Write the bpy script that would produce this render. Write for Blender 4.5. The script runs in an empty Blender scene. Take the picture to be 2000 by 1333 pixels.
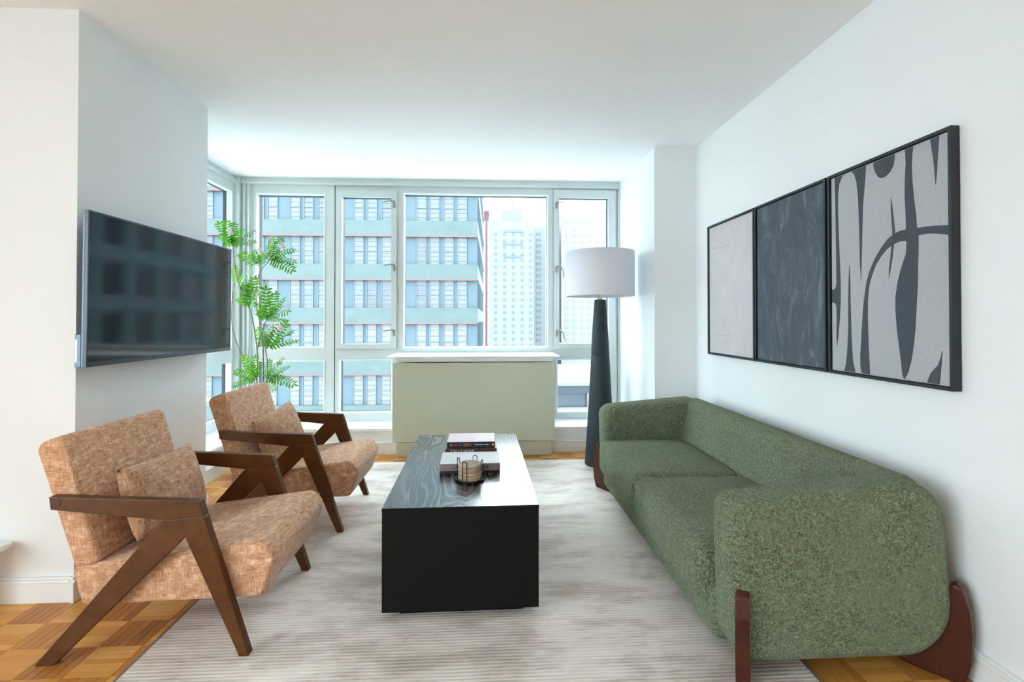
import bpy, bmesh, math, random
from mathutils import Vector, Matrix
from mathutils.geometry import tessellate_polygon

scene = bpy.context.scene
col = scene.collection
R = math.radians

# ------------------------------------------------------------------ camera
cam_d = bpy.data.cameras.new('camera')
cam_d.sensor_width = 36.0
cam_d.lens = 960.0 / 2000.0 * 36.0
cam_d.shift_y = -51.5 / 2000.0
cam_d.clip_end = 2000
cam = bpy.data.objects.new('camera', cam_d)
col.objects.link(cam)
cam.location = (0, 0, 1.18)
cam.rotation_euler = (R(90.6), 0, R(-3.0))
scene.camera = cam

# ------------------------------------------------------------------ world: even overcast sky
world = bpy.data.worlds.new('overcast_sky')
scene.world = world
world.use_nodes = True
bg = world.node_tree.nodes['Background']
bg.inputs['Color'].default_value = (0.83, 0.935, 1.0, 1)
bg.inputs['Strength'].default_value = 10.0

scene.view_settings.view_transform = 'Standard'
scene.view_settings.look = 'None'
scene.view_settings.gamma = 1.0
scene.view_settings.use_curve_mapping = False
scene.view_settings.exposure = 0.50
scene.cycles.max_bounces = 14
scene.cycles.diffuse_bounces = 9
scene.cycles.glossy_bounces = 5
scene.cycles.transparent_max_bounces = 24
scene.cycles.use_denoising = True
scene.cycles.sample_clamp_indirect = 8.0
scene.cycles.caustics_reflective = False
scene.cycles.caustics_refractive = False

# ------------------------------------------------------------------ node helpers
class NT:
    def __init__(s, name):
        s.m = bpy.data.materials.new(name); s.m.use_nodes = True
        s.t = s.m.node_tree; s.b = s.t.nodes['Principled BSDF']
        s.out = s.t.nodes['Material Output']
    def n(s, kind, **kw):
        x = s.t.nodes.new(kind)
        for k, v in kw.items():
            if k.startswith('i_'):
                key = k[2:]
                key = int(key) if key.isdigit() else key.replace('_', ' ')
                x.inputs[key].default_value = v
            else:
                setattr(x, k, v)
        return x
    def l(s, a, b): s.t.links.new(a, b)
    def coord(s, which='Object', scale=(1, 1, 1), rot=(0, 0, 0)):
        c = s.n('ShaderNodeTexCoord'); m = s.n('ShaderNodeMapping')
        m.inputs['Scale'].default_value = scale; m.inputs['Rotation'].default_value = rot
        s.l(c.outputs[which], m.inputs['Vector']); return m.outputs['Vector']
    def wcoord(s, scale=(1, 1, 1)):
        c = s.n('ShaderNodeNewGeometry'); m = s.n('ShaderNodeMapping')
        m.inputs['Scale'].default_value = scale
        s.l(c.outputs['Position'], m.inputs['Vector']); return m.outputs['Vector']
    def noise(s, vec, scale, detail=2.0, rough=0.5, dist=0.0):
        x = s.n('ShaderNodeTexNoise'); x.inputs['Scale'].default_value = scale
        x.inputs['Detail'].default_value = detail; x.inputs['Roughness'].default_value = rough
        x.inputs['Distortion'].default_value = dist
        s.l(vec, x.inputs['Vector']); return x.outputs['Fac']
    def voro(s, vec, scale):
        x = s.n('ShaderNodeTexVoronoi'); x.inputs['Scale'].default_value = scale
        s.l(vec, x.inputs['Vector']); return x.outputs['Distance']
    def ramp(s, fac, stops):
        x = s.n('ShaderNodeValToRGB'); e = x.color_ramp.elements
        while len(e) < len(stops): e.new(0.5)
        for el, (p, c) in zip(e, stops):
            el.position = p; el.color = (c[0], c[1], c[2], 1)
        s.l(fac, x.inputs['Fac']); return x.outputs['Color']
    def math(s, op, a, b=None, c=None, clamp=False):
        x = s.n('ShaderNodeMath', operation=op); x.use_clamp = clamp
        for i, v in enumerate((a, b, c)):
            if v is None: continue
            if hasattr(v, 'node'): s.l(v, x.inputs[i])
            else: x.inputs[i].default_value = v
        return x.outputs[0]
    def mix(s, fac, a, b, blend='MIX'):
        x = s.n('ShaderNodeMix', data_type='RGBA', blend_type=blend)
        for k, v in ((0, fac), (6, a), (7, b)):
            if hasattr(v, 'node'): s.l(v, x.inputs[k])
            else: x.inputs[k].default_value = v if k == 0 else (v[0], v[1], v[2], 1)
        return x.outputs[2]
    def bump(s, h, strength, dist):
        x = s.n('ShaderNodeBump'); x.inputs['Strength'].default_value = strength
        x.inputs['Distance'].default_value = dist
        s.l(h, x.inputs['Height']); s.l(x.outputs['Normal'], s.b.inputs['Normal']); return x
    def base(s, c):
        if hasattr(c, 'node'): s.l(c, s.b.inputs['Base Color'])
        else: s.b.inputs['Base Color'].default_value = (c[0], c[1], c[2], 1)
    def p(s, **kw):
        for k, v in kw.items():
            i = s.b.inputs[k.replace('_', ' ')]
            if hasattr(v, 'node'): s.l(v, i)
            else: i.default_value = v
        return s

M = {}
def plain(name, c, rough=0.5, spec=0.5, metal=0.0, var=0.04, scale=6.0, bump=0.0, bscale=300):
    t = NT(name)
    v = t.coord('Object'); f = t.noise(v, scale, 3)
    lo = [x * (1 - var) for x in c]; hi = [min(1, x * (1 + var)) for x in c]
    t.base(t.ramp(f, [(0.3, lo), (0.7, hi)]))
    t.p(Roughness=rough, Specular_IOR_Level=spec, Metallic=metal)
    if bump: t.bump(t.noise(v, bscale, 3), bump, 0.001)
    M[name] = t.m; return t.m

plain('wall_paint', (0.800, 0.838, 0.856), 0.75, 0.25, var=0.008, scale=2, bump=0.06, bscale=220)
plain('ceiling_paint', (0.905, 0.938, 0.950), 0.85, 0.2, var=0.006, scale=2, bump=0.05, bscale=180)
plain('trim_paint', (0.84, 0.86, 0.86), 0.35, 0.5, var=0.01)
plain('window_frame', (0.590, 0.645, 0.640), 0.35, 0.5, var=0.015)
plain('dark_gasket', (0.018, 0.035, 0.045), 0.5, 0.4)
plain('handle_metal', (0.30, 0.30, 0.25), 0.4, 0.5, metal=0.7)
plain('cabinet_paint', (0.56, 0.585, 0.45), 0.5, 0.4, var=0.02, scale=1.5)
plain('ledge_paint', (0.84, 0.86, 0.85), 0.35, 0.5, var=0.01)
plain('black_frame', (0.008, 0.012, 0.014), 0.35, 0.5)
plain('tv_shell', (0.10, 0.16, 0.22), 0.35, 0.5, metal=0.3)
plain('tv_bezel', (0.012, 0.016, 0.022), 0.3, 0.5)
plain('white_sticker', (0.8, 0.8, 0.85), 0.5, 0.5)
plain('wire_black', (0.01, 0.013, 0.015), 0.4, 0.5, metal=0.3)
plain('brass', (0.75, 0.62, 0.32), 0.3, 0.5, metal=0.9)
plain('paper', (0.75, 0.73, 0.68), 0.8, 0.2)
plain('book_black', (0.01, 0.016, 0.022), 0.35, 0.5)
plain('book_brown', (0.075, 0.030, 0.024), 0.45, 0.5)
plain('book_mauve', (0.26, 0.195, 0.205), 0.5, 0.4)
plain('book_dark', (0.025, 0.02, 0.024), 0.5, 0.4)
plain('book_cover_white', (0.60, 0.62, 0.63), 0.5, 0.15)
plain('scratch_grey', (0.36, 0.35, 0.38), 0.8, 0.2)
plain('ink_black', (0.01, 0.01, 0.012), 0.5, 0.4)
plain('ink_white', (0.75, 0.75, 0.75), 0.5, 0.4)
plain('pot_clay', (0.06, 0.06, 0.06), 0.6, 0.4)
plain('soil', (0.04, 0.028, 0.02), 0.95, 0.1, bump=0.8, bscale=90)
plain('stem_bark', (0.30, 0.27, 0.19), 0.7, 0.3, var=0.25, scale=40)
plain('flower_white', (0.82, 0.78, 0.74), 0.6, 0.3)
plain('cork', (0.50, 0.30, 0.14), 0.9, 0.1, var=0.25, scale=120)
plain('city_ground', (0.500, 0.520, 0.530), 0.9, 0.1, var=0.15, scale=0.1)
plain('facade_pier', (0.064, 0.089, 0.104), 0.6, 0.0, var=0.05, scale=0.3)
plain('facade_red', (0.105, 0.051, 0.052), 0.6, 0.3)
plain('facade_frame', (0.050, 0.079, 0.096), 0.5, 0.4)
plain('facade_side', (0.046, 0.070, 0.084), 0.5, 0.0)
plain('far_haze_wall', (0.112, 0.126, 0.131), 0.9, 0.0, var=0.05, scale=0.05)  # pale wall colour has the distance haze put into it
plain('far_window', (0.058, 0.074, 0.084), 0.6, 0.3)
plain('far_haze_pink', (0.138, 0.137, 0.145), 0.9, 0.0, var=0.04, scale=0.05)  # pinkish wall, paled in its colour to stand in for haze
plain('far_pink_window', (0.096, 0.111, 0.124), 0.6, 0.3)
plain('party_wall_red', (0.200, 0.105, 0.118), 0.8, 0.0)
plain('roof_white', (0.204, 0.211, 0.217), 0.8, 0.0)
plain('roof_fascia', (0.070, 0.080, 0.088), 0.7, 0.0)
plain('roof_glazing', (0.034, 0.052, 0.067), 0.4, 0.5)
plain('grid_wall', (0.110, 0.170, 0.185), 0.7, 0.3, var=0.05, scale=0.2)
plain('grid_window', (0.006, 0.010, 0.016), 0.25, 0.5)

def glass(name, tint):
    t = NT(name); t.t.nodes.remove(t.b)
    tr = t.n('ShaderNodeBsdfTransparent'); tr.inputs['Color'].default_value = (*tint, 1)
    gl = t.n('ShaderNodeBsdfGlossy'); gl.inputs['Roughness'].default_value = 0.02
    lw = t.n('ShaderNodeLayerWeight'); lw.inputs['Blend'].default_value = 0.5
    f = t.math('POWER', lw.outputs['Facing'], 5.0)
    f = t.math('MULTIPLY_ADD', f, 0.5, 0.008)
    mx = t.n('ShaderNodeMixShader')
    t.l(f, mx.inputs[0]); t.l(tr.outputs[0], mx.inputs[1]); t.l(gl.outputs[0], mx.inputs[2])
    t.l(mx.outputs[0], t.out.inputs['Surface'])
    M[name] = t.m
glass('window_glass', (0.965, 0.985, 0.988))

def emit(name, c, s):
    t = NT(name); t.base((0.05, 0.04, 0.03))
    t.p(Emission_Color=(*c, 1), Emission_Strength=s); M[name] = t.m
emit('lit_tube', (1.0, 0.86, 0.62), 0.42)

def build_materials():
    # parquet: 6-inch mosaic, alternating direction
    t = NT('parquet'); P = 0.155
    pos = t.wcoord(); sp = t.n('ShaderNodeSeparateXYZ'); t.l(pos, sp.inputs[0])
    x, y = sp.outputs[0], sp.outputs[1]
    bx_ = t.math('FLOOR', t.math('DIVIDE', x, P)); by_ = t.math('FLOOR', t.math('DIVIDE', y, P))
    par = t.math('ABSOLUTE', t.math('MODULO', t.math('ADD', bx_, by_), 2.0))
    lx = t.math('FLOOR', t.math('DIVIDE', x, P / 5)); ly = t.math('FLOOR', t.math('DIVIDE', y, P / 5))
    sid = t.n('ShaderNodeMix', data_type='FLOAT'); t.l(par, sid.inputs[0]); t.l(ly, sid.inputs[2]); t.l(lx, sid.inputs[3])
    cmb = t.n('ShaderNodeCombineXYZ'); t.l(bx_, cmb.inputs[0]); t.l(by_, cmb.inputs[1]); t.l(sid.outputs[0], cmb.inputs[2])
    wn = t.n('ShaderNodeTexWhiteNoise'); t.l(cmb.outputs[0], wn.inputs['Vector'])
    cmb2 = t.n('ShaderNodeCombineXYZ'); t.l(bx_, cmb2.inputs[0]); t.l(by_, cmb2.inputs[1])
    wb = t.n('ShaderNodeTexWhiteNoise'); t.l(cmb2.outputs[0], wb.inputs['Vector'])
    g1 = t.noise(t.wcoord((6, 130, 1)), 3, 4, 0.6); g2 = t.noise(t.wcoord((130, 6, 1)), 3, 4, 0.6)
    gm = t.n('ShaderNodeMix', data_type='FLOAT'); t.l(par, gm.inputs[0]); t.l(g1, gm.inputs[2]); t.l(g2, gm.inputs[3])
    grain = gm.outputs[0]
    lightc = t.ramp(wn.outputs['Value'], [(0, (0.76, 0.36, 0.075)), (0.5, (0.88, 0.45, 0.11)), (1, (0.92, 0.52, 0.15))])
    darkc = t.ramp(wn.outputs['Value'], [(0, (0.46, 0.175, 0.036)), (0.5, (0.56, 0.23, 0.048)), (1, (0.66, 0.295, 0.07))])
    sheen_blockf = t.math('ADD', t.math('MULTIPLY', par, 0.8), t.math('MULTIPLY', wb.outputs['Value'], 0.25))  # sheen of each strip direction put into the colour, plus random block tone
    c = t.mix(sheen_blockf, lightc, darkc)
    c = t.mix(t.math('MULTIPLY', grain, 0.55), c, (0.24, 0.09, 0.02))
    t.base(c); t.p(Roughness=0.3, Specular_IOR_Level=0.25)
    t.bump(grain, 0.05, 0.0006); M['parquet'] = t.m
    plain('floor_base', (0.05, 0.022, 0.008), 0.8, 0.2)

    # rug: fine woven ribs with worn brown patches
    t = NT('rug_weave')
    ribs = t.n('ShaderNodeTexWave', wave_type='BANDS', bands_direction='Y'); ribs.inputs['Scale'].default_value = 19
    ribs.inputs['Distortion'].default_value = 1.2; ribs.inputs['Detail'].default_value = 2
    t.l(t.wcoord((0.25, 1, 1)), ribs.inputs['Vector'])
    strk = t.noise(t.wcoord((6, 130, 1)), 1.0, 3, 0.6)
    blot = t.noise(t.wcoord((1.1, 2.6, 1)), 2.1, 6, 0.66, 0.1)
    fine = t.noise(t.wcoord((1, 1, 1)), 300, 2)
    c = t.ramp(blot, [(0.36, (0.90, 0.84, 0.775)), (0.48, (0.81, 0.735, 0.66)), (0.57, (0.56, 0.47, 0.405)), (0.67, (0.40, 0.315, 0.26))])
    c = t.mix(t.math('MULTIPLY', t.math('SUBTRACT', strk, 0.36, clamp=True), 1.2), c, (0.33, 0.285, 0.255))
    c = t.mix(t.math('MULTIPLY', ribs.outputs['Fac'], 0.45), c, (0.88, 0.845, 0.81))
    c = t.mix(t.math('MULTIPLY', fine, 0.15), c, (0.40, 0.37, 0.34))
    t.base(c); t.p(Roughness=0.85, Specular_IOR_Level=0.15, Sheen_Weight=0.15)
    h = t.math('ADD', ribs.outputs['Fac'], t.math('MULTIPLY', fine, 0.6))
    t.bump(h, 0.5, 0.002); M['rug_weave'] = t.m
    plain('rug_edge', (0.22, 0.205, 0.195), 0.9, 0.1)

    # green boucle
    t = NT('green_boucle'); v = t.coord('Object')
    n1 = t.noise(v, 135, 3, 0.6, 0.9); n2 = t.noise(v, 6, 4, 0.6); vo = t.voro(v, 125)
    n3 = t.noise(v, 420, 2)
    f = t.math('ADD', t.math('MULTIPLY', n1, 0.6), t.math('MULTIPLY', n3, 0.4))
    c = t.ramp(f, [(0.36, (0.036, 0.049, 0.027)), (0.5, (0.150, 0.186, 0.106)), (0.64, (0.38, 0.43, 0.275))])
    c = t.mix(t.math('MULTIPLY', t.math('SUBTRACT', n2, 0.42, clamp=True), 1.2), c, (0.23, 0.30, 0.20))
    t.base(c); t.p(Roughness=0.95, Specular_IOR_Level=0.12, Sheen_Weight=0.25, Sheen_Roughness=0.45, Sheen_Tint=(0.75, 0.9, 0.72, 1))
    h = t.math('ADD', t.math('MULTIPLY', n1, 1.0), t.math('MULTIPLY', vo, -0.8))
    t.bump(h, 1.0, 0.011); M['green_boucle'] = t.m

    # tan tweed
    for nm, k in (('tan_tweed', 1.0), ('tan_tweed_pillow', 0.86)):
        t = NT(nm); v = t.coord('Object')
        a = t.noise(t.coord('Object', (270, 26, 26)), 1, 2, 0.7)
        b = t.noise(t.coord('Object', (26, 270, 26)), 1, 2, 0.7)
        d = t.noise(t.coord('Object', (26, 26, 270)), 1, 2, 0.7)
        w = t.math('MAXIMUM', t.math('MAXIMUM', a, b), d)
        avg = t.math('DIVIDE', t.math('ADD', t.math('ADD', a, b), d), 3.0)
        f = t.math('ADD', t.math('MULTIPLY', w, 0.45), t.math('MULTIPLY', avg, 0.55))
        c = t.ramp(f, [(0.40, (0.29 * k, 0.140 * k, 0.066 * k)), (0.51, (0.53 * k, 0.285 * k, 0.160 * k)), (0.595, (0.66 * k, 0.41 * k, 0.265 * k)), (0.69, (0.84 * k, 0.66 * k, 0.52 * k))])
        t.base(c); t.p(Roughness=0.95, Specular_IOR_Level=0.1, Sheen_Weight=0.2)
        t.bump(f, 0.7, 0.003); M[nm] = t.m

    # walnut frames
    for nm, cs in (('walnut', [(0.25, (0.055, 0.017, 0.004)), (0.55, (0.098, 0.033, 0.0075)), (0.8, (0.14, 0.050, 0.012))]),
                   ('cherry', [(0.25, (0.036, 0.0065, 0.003)), (0.6, (0.062, 0.012, 0.0045)), (0.85, (0.092, 0.02, 0.007))])):
        t = NT(nm); v = t.coord('Object', (7, 40, 7))
        f = t.noise(v, 1.5, 5, 0.6, 0.5)
        t.base(t.ramp(f, cs)); t.p(Roughness=0.35, Specular_IOR_Level=0.28); M[nm] = t.m

    # black stained oak
    t = NT('black_oak')
    v = t.coord('Object', (4.2, 0.62, 4.2))
    nz = t.noise(v, 1.25, 1.5, 0.4, 0.1)
    rings = t.math('SINE', t.math('MULTIPLY', nz, 230.0))
    r2 = t.math('MULTIPLY_ADD', rings, 0.5, 0.5)
    r2 = t.math('POWER', r2, 7.0)
    fib = t.noise(t.coord('Object', (160, 5, 160)), 1.0, 3)
    t.base(t.mix(r2, (0.014, 0.019, 0.022), (0.085, 0.105, 0.112)))
    t.p(Roughness=t.math('MULTIPLY_ADD', r2, 0.14, 0.24), Specular_IOR_Level=0.8, Coat_Weight=0.6, Coat_Roughness=0.16)
    t.bump(t.math('ADD', r2, t.math('MULTIPLY', fib, 0.3)), 0.05, 0.0008); M['black_oak'] = t.m
    t = NT('black_lacquer'); t.base((0.0045, 0.0045, 0.0047)); t.p(Roughness=0.55, Specular_IOR_Level=0.15)
    t.bump(t.noise(t.coord('Object', (40, 3, 3)), 2, 3), 0.03, 0.001); M['black_lacquer'] = t.m

    # lamp body: ribbed charcoal plaster
    t = NT('charcoal_plaster'); v = t.coord('Object')
    n = t.noise(v, 90, 4, 0.65)
    t.base(t.ramp(n, [(0.35, (0.008, 0.017, 0.024)), (0.7, (0.026, 0.048, 0.062))])); t.p(Roughness=0.6, Specular_IOR_Level=0.4)
    t.bump(n, 0.8, 0.004); M['charcoal_plaster'] = t.m
    t = NT('linen_shade')
    a = t.noise(t.coord('Object', (40, 40, 700)), 1, 2); b = t.noise(t.coord('Object', (600, 600, 20)), 1, 2)
    f = t.math('MULTIPLY', t.math('ADD', a, b), 0.5)
    t.base(t.ramp(f, [(0.3, (0.64, 0.655, 0.71)), (0.7, (0.73, 0.745, 0.79))])); t.p(Roughness=0.9, Specular_IOR_Level=0.1)
    t.b.inputs['Transmission Weight'].default_value = 0.0
    M['linen_shade'] = t.m

    # tv screen
    t = NT('tv_screen'); t.base((0.004, 0.006, 0.008)); t.p(Roughness=0.06, Specular_IOR_Level=0.5); M['tv_screen'] = t.m

    # leaves
    t = NT('leaf_green'); v = t.coord('Object')
    oi = t.n('ShaderNodeObjectInfo')
    f = t.math('ADD', t.math('MULTIPLY', t.noise(v, 18, 2), 0.7), t.math('MULTIPLY', oi.outputs['Random'], 0.35))
    t.base(t.ramp(f, [(0.25, (0.008, 0.070, 0.008)), (0.5, (0.035, 0.21, 0.010)), (0.8, (0.15, 0.42, 0.018))]))
    t.p(Roughness=0.45, Specular_IOR_Level=0.4)
    tl = t.n('ShaderNodeBsdfTranslucent'); tl.inputs['Color'].default_value = (0.16, 0.50, 0.015, 1)
    ms = t.n('ShaderNodeMixShader'); ms.inputs[0].default_value = 0.35
    t.l(t.b.outputs[0], ms.inputs[1]); t.l(tl.outputs[0], ms.inputs[2]); t.l(ms.outputs[0], t.out.inputs['Surface'])
    M['leaf_green'] = t.m

    # paintings
    t = NT('pale_canvas'); v = t.coord('Object', (1, 1, 1))
    n = t.noise(v, 3.0, 5, 0.6, 1.2); fn = t.noise(v, 260, 2)
    c = t.ramp(n, [(0.3, (0.52, 0.51, 0.535)), (0.6, (0.565, 0.555, 0.58)), (0.8, (0.60, 0.595, 0.615))])
    t.base(c); t.p(Roughness=0.8, Specular_IOR_Level=0.2); t.bump(t.math('ADD', fn, n), 0.25, 0.002); M['pale_canvas'] = t.m
    t = NT('slate_canvas'); v = t.coord('Object', (1, 2.2, 0.9), (0.5, 0, 0))
    n = t.noise(v, 3.2, 7, 0.62, 2.6); st = t.noise(t.coord('Object', (1, 14, 2.0), (0.9, 0, 0)), 2.0, 5, 0.6, 1.4)
    c = t.ramp(n, [(0.32, (0.052, 0.070, 0.089)), (0.55, (0.078, 0.100, 0.122)), (0.72, (0.125, 0.155, 0.18))])
    msk = t.math('MULTIPLY', t.math('SUBTRACT', n, 0.55, clamp=True), t.math('SUBTRACT', st, 0.45, clamp=True))
    c = t.mix(t.math('MULTIPLY', msk, 14.0, clamp=True), c, (0.32, 0.37, 0.40))
    t.base(c); t.p(Roughness=0.6, Specular_IOR_Level=0.3); t.bump(t.math('ADD', st, n), 0.6, 0.004); M['slate_canvas'] = t.m
    t = NT('grey_canvas'); v = t.coord('Object'); fn = t.noise(v, 130, 3, 0.6)
    t.base(t.ramp(fn, [(0.3, (0.37, 0.395, 0.42)), (0.7, (0.44, 0.465, 0.49))])); t.p(Roughness=0.8, Specular_IOR_Level=0.2)
    t.bump(fn, 0.6, 0.003); M['grey_canvas'] = t.m
    plain('slate_paint', (0.062, 0.078, 0.100), 0.7, 0.2, var=0.06, scale=20)

    # teal spandrel
    t = NT('facade_teal'); v = t.wcoord((0.6, 0.6, 1.2)); n = t.noise(v, 1.2, 4)
    t.base(t.ramp(n, [(0.3, (0.045, 0.070, 0.069)), (0.7, (0.058, 0.080, 0.079))])); t.p(Roughness=0.6, Specular_IOR_Level=0.2); M['facade_teal'] = t.m
    # office windows: blinds seen behind the glass, room light put into the warm pane colour
    for nm, k in (('office_pane', 1.0), ('office_pane_dim', 0.8), ('office_pane_warm', 1.05)):
        t = NT(nm); n = t.noise(t.wcoord((0.5, 0.5, 4.0)), 1.5, 2)
        cs = [(0.3, (0.066 * k, 0.078 * k, 0.085 * k)), (0.7, (0.094 * k, 0.103 * k, 0.106 * k))]
        if nm.endswith('warm'): cs = [(0.35, (0.078, 0.088, 0.093)), (0.7, (0.13, 0.12, 0.10))]
        t.base(t.ramp(n, cs)); t.p(Roughness=0.4, Specular_IOR_Level=0.3); M[nm] = t.m
    # wool coaster
    t = NT('woven_cotton'); v = t.coord('Object'); n = t.voro(v, 260)
    t.base(t.ramp(n, [(0.1, (0.74, 0.69, 0.61)), (0.75, (0.36, 0.30, 0.24))])); t.p(Roughness=0.95, Specular_IOR_Level=0.1)
    t.bump(n, 0.8, 0.003); M['woven_cotton'] = t.m
    t = NT('cover_art'); v = t.coord('Object', (3, 9, 1)); n = t.noise(v, 3, 3, 0.5, 1.5)
    t.base(t.ramp(n, [(0.3, (0.38, 0.54, 0.62)), (0.45, (0.68, 0.45, 0.52)), (0.55, (0.70, 0.58, 0.48)), (0.7, (0.52, 0.57, 0.68))]))
    t.p(Roughness=0.45, Specular_IOR_Level=0.2); M['cover_art'] = t.m
    for i, c in enumerate([(0.85, 0.28, 0.03), (0.30, 0.08, 0.45), (0.62, 0.03, 0.30), (0.55, 0.03, 0.05), (0.02, 0.30, 0.55), (0.03, 0.20, 0.65), (0.85, 0.33, 0.03), (0.80, 0.18, 0.03), (0.60, 0.02, 0.28)]):
        plain('ink_%d' % i, c, 0.5, 0.3)
build_materials()

# ------------------------------------------------------------------ mesh helpers
def setp(o, label=None, cat=None, group=None, kind=None):
    if label: o['label'] = label
    if cat: o['category'] = cat
    if group: o['group'] = group
    if kind: o['kind'] = kind
    return o

def empty(name, loc=(0, 0, 0), rz=0.0):
    o = bpy.data.objects.new(name, None); col.objects.link(o)
    o.location = loc; o.rotation_euler = (0, 0, rz); o.empty_display_size = 0.1
    return o

def mesh_from(bm, name):
    bmesh.ops.recalc_face_normals(bm, faces=bm.faces[:])
    me = bpy.data.meshes.new(name); bm.to_mesh(me); bm.free(); return me

def link(name, me, mat, parent=None, loc=None, smooth=False):
    o = bpy.data.objects.new(name, me); col.objects.link(o)
    if mat is not None and len(me.materials) == 0: me.materials.append(M[mat])
    if smooth:
        for p in me.polygons: p.use_smooth = True
    if parent is not None: o.parent = parent
    if loc is not None: o.location = loc
    return o

def bx(bm, x0, x1, y0, y1, z0, z1):
    vs = [bm.verts.new((x, y, z)) for x in (x0, x1) for y in (y0, y1) for z in (z0, z1)]
    for f in ((0, 1, 3, 2), (4, 6, 7, 5), (0, 4, 5, 1), (2, 3, 7, 6), (0, 2, 6, 4), (1, 5, 7, 3)):
        bm.faces.new([vs[i] for i in f])

def box(name, x0, x1, y0, y1, z0, z1, mat, parent=None, bev=0.0, seg=2, loc=None):
    bm = bmesh.new(); bx(bm, x0, x1, y0, y1, z0, z1)
    if bev:
        bmesh.ops.bevel(bm, geom=bm.edges[:], offset=bev, segments=seg, profile=0.5, affect='EDGES')
    return link(name, mesh_from(bm, name), mat, parent, loc)

def boxes(name, lst, mat, parent=None, loc=None):
    bm = bmesh.new()
    for b in lst: bx(bm, *b)
    return link(name, mesh_from(bm, name), mat, parent, loc)

def prism(name, pts, axis, a0, a1, mat, parent=None, bev=0.0, loc=None):
    """pts: 2-D outline; axis 'y': (x,z) outline swept a0..a1 along y; 'z': (x,y); 'x': (y,z)"""
    bm = bmesh.new()
    def mk(p, a):
        return {'y': (p[0], a, p[1]), 'z': (p[0], p[1], a), 'x': (a, p[0], p[1])}[axis]
    v0 = [bm.verts.new(mk(p, a0)) for p in pts]; v1 = [bm.verts.new(mk(p, a1)) for p in pts]
    n = len(pts)
    bm.faces.new(v0); bm.faces.new(v1[::-1])
    for i in range(n): bm.faces.new((v0[i], v1[i], v1[(i + 1) % n], v0[(i + 1) % n]))
    if bev: bmesh.ops.bevel(bm, geom=bm.edges[:], offset=bev, segments=2, profile=0.5, affect='EDGES')
    return link(name, mesh_from(bm, name), mat, parent, loc)

def round_outline(pts, radii, seg=8):
    """replace every corner of a polygon by an arc"""
    out = []; n = len(pts)
    for i in range(n):
        p0, p1, p2 = Vector(pts[i - 1]), Vector(pts[i]), Vector(pts[(i + 1) % n])
        r = radii[i] if isinstance(radii, (list, tuple)) else radii
        a = (p0 - p1).normalized(); b = (p2 - p1).normalized()
        ang = a.angle(b); d = r / math.tan(ang / 2)
        d = min(d, (p0 - p1).length * 0.49, (p2 - p1).length * 0.49); rr = d * math.tan(ang / 2)
        c = p1 + (a + b).normalized() * (rr / math.sin(ang / 2))
        s = p1 + a * d - c; e = p1 + b * d - c
        a0 = math.atan2(s.y, s.x); a1 = math.atan2(e.y, e.x)
        da = (a1 - a0 + math.pi) % (2 * math.pi) - math.pi
        for k in range(seg + 1):
            t = a0 + da * k / seg
            out.append((c.x + rr * math.cos(t), c.y + rr * math.sin(t)))
    return out

def puff_prism(name, pts, a0, a1, r, mat, parent=None, axis='y', bulge=0.0, seg=6, loc=None):
    """upholstered slab: outline (already rounded) swept along axis with rolled edges and slightly domed ends"""
    n = len(pts); P = [Vector(p) for p in pts]
    area = sum(P[i].x * P[(i + 1) % n].y - P[(i + 1) % n].x * P[i].y for i in range(n))
    sg = 1 if area > 0 else -1
    N = []
    for i in range(n):
        d = (P[(i + 1) % n] - P[i - 1]); d.normalize(); N.append(Vector((-d.y, d.x)) * sg)   # inward
    cen = sum(P, Vector((0, 0))) / n
    def mk(p, a): return {'y': (p.x, a, p.y), 'z': (p.x, p.y, a), 'x': (a, p.x, p.y)}[axis]
    rings = []
    def ring(ins, a): rings.append([mk(P[i] + N[i] * ins, a) for i in range(n)])
    def shrink(k, a):
        q = [P[i] + N[i] * r for i in range(n)]
        rings.append([mk(cen + (q[i] - cen) * k, a) for i in range(n)])
    shrink(0.35, a0 - bulge); shrink(0.7, a0 - bulge * 0.6); shrink(0.9, a0 - bulge * 0.2)
    for k in range(seg + 1):
        t = math.pi / 2 * k / seg
        ring(r * (1 - math.sin(t)), a0 + r * (1 - math.cos(t)))
    m = 10
    for k in range(1, m): ring(0, a0 + r + (a1 - a0 - 2 * r) * k / m)
    for k in range(seg + 1):
        t = math.pi / 2 * (1 - k / seg)
        ring(r * (1 - math.sin(t)), a1 - r * (1 - math.cos(t)))
    shrink(0.9, a1 + bulge * 0.2); shrink(0.7, a1 + bulge * 0.6); shrink(0.35, a1 + bulge)
    bm = bmesh.new(); V = [[bm.verts.new(c) for c in rg] for rg in rings]
    for j in range(len(V) - 1):
        for i in range(n):
            bm.faces.new((V[j][i], V[j][(i + 1) % n], V[j + 1][(i + 1) % n], V[j + 1][i]))
    for vs, a in ((V[0], a0 - bulge), (V[-1], a1 + bulge)):
        c = bm.verts.new(mk(cen, a))
        for i in range(n): bm.faces.new((vs[i], vs[(i + 1) % n], c))
    return link(name, mesh_from(bm, name), mat, parent, loc, smooth=True)

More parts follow.
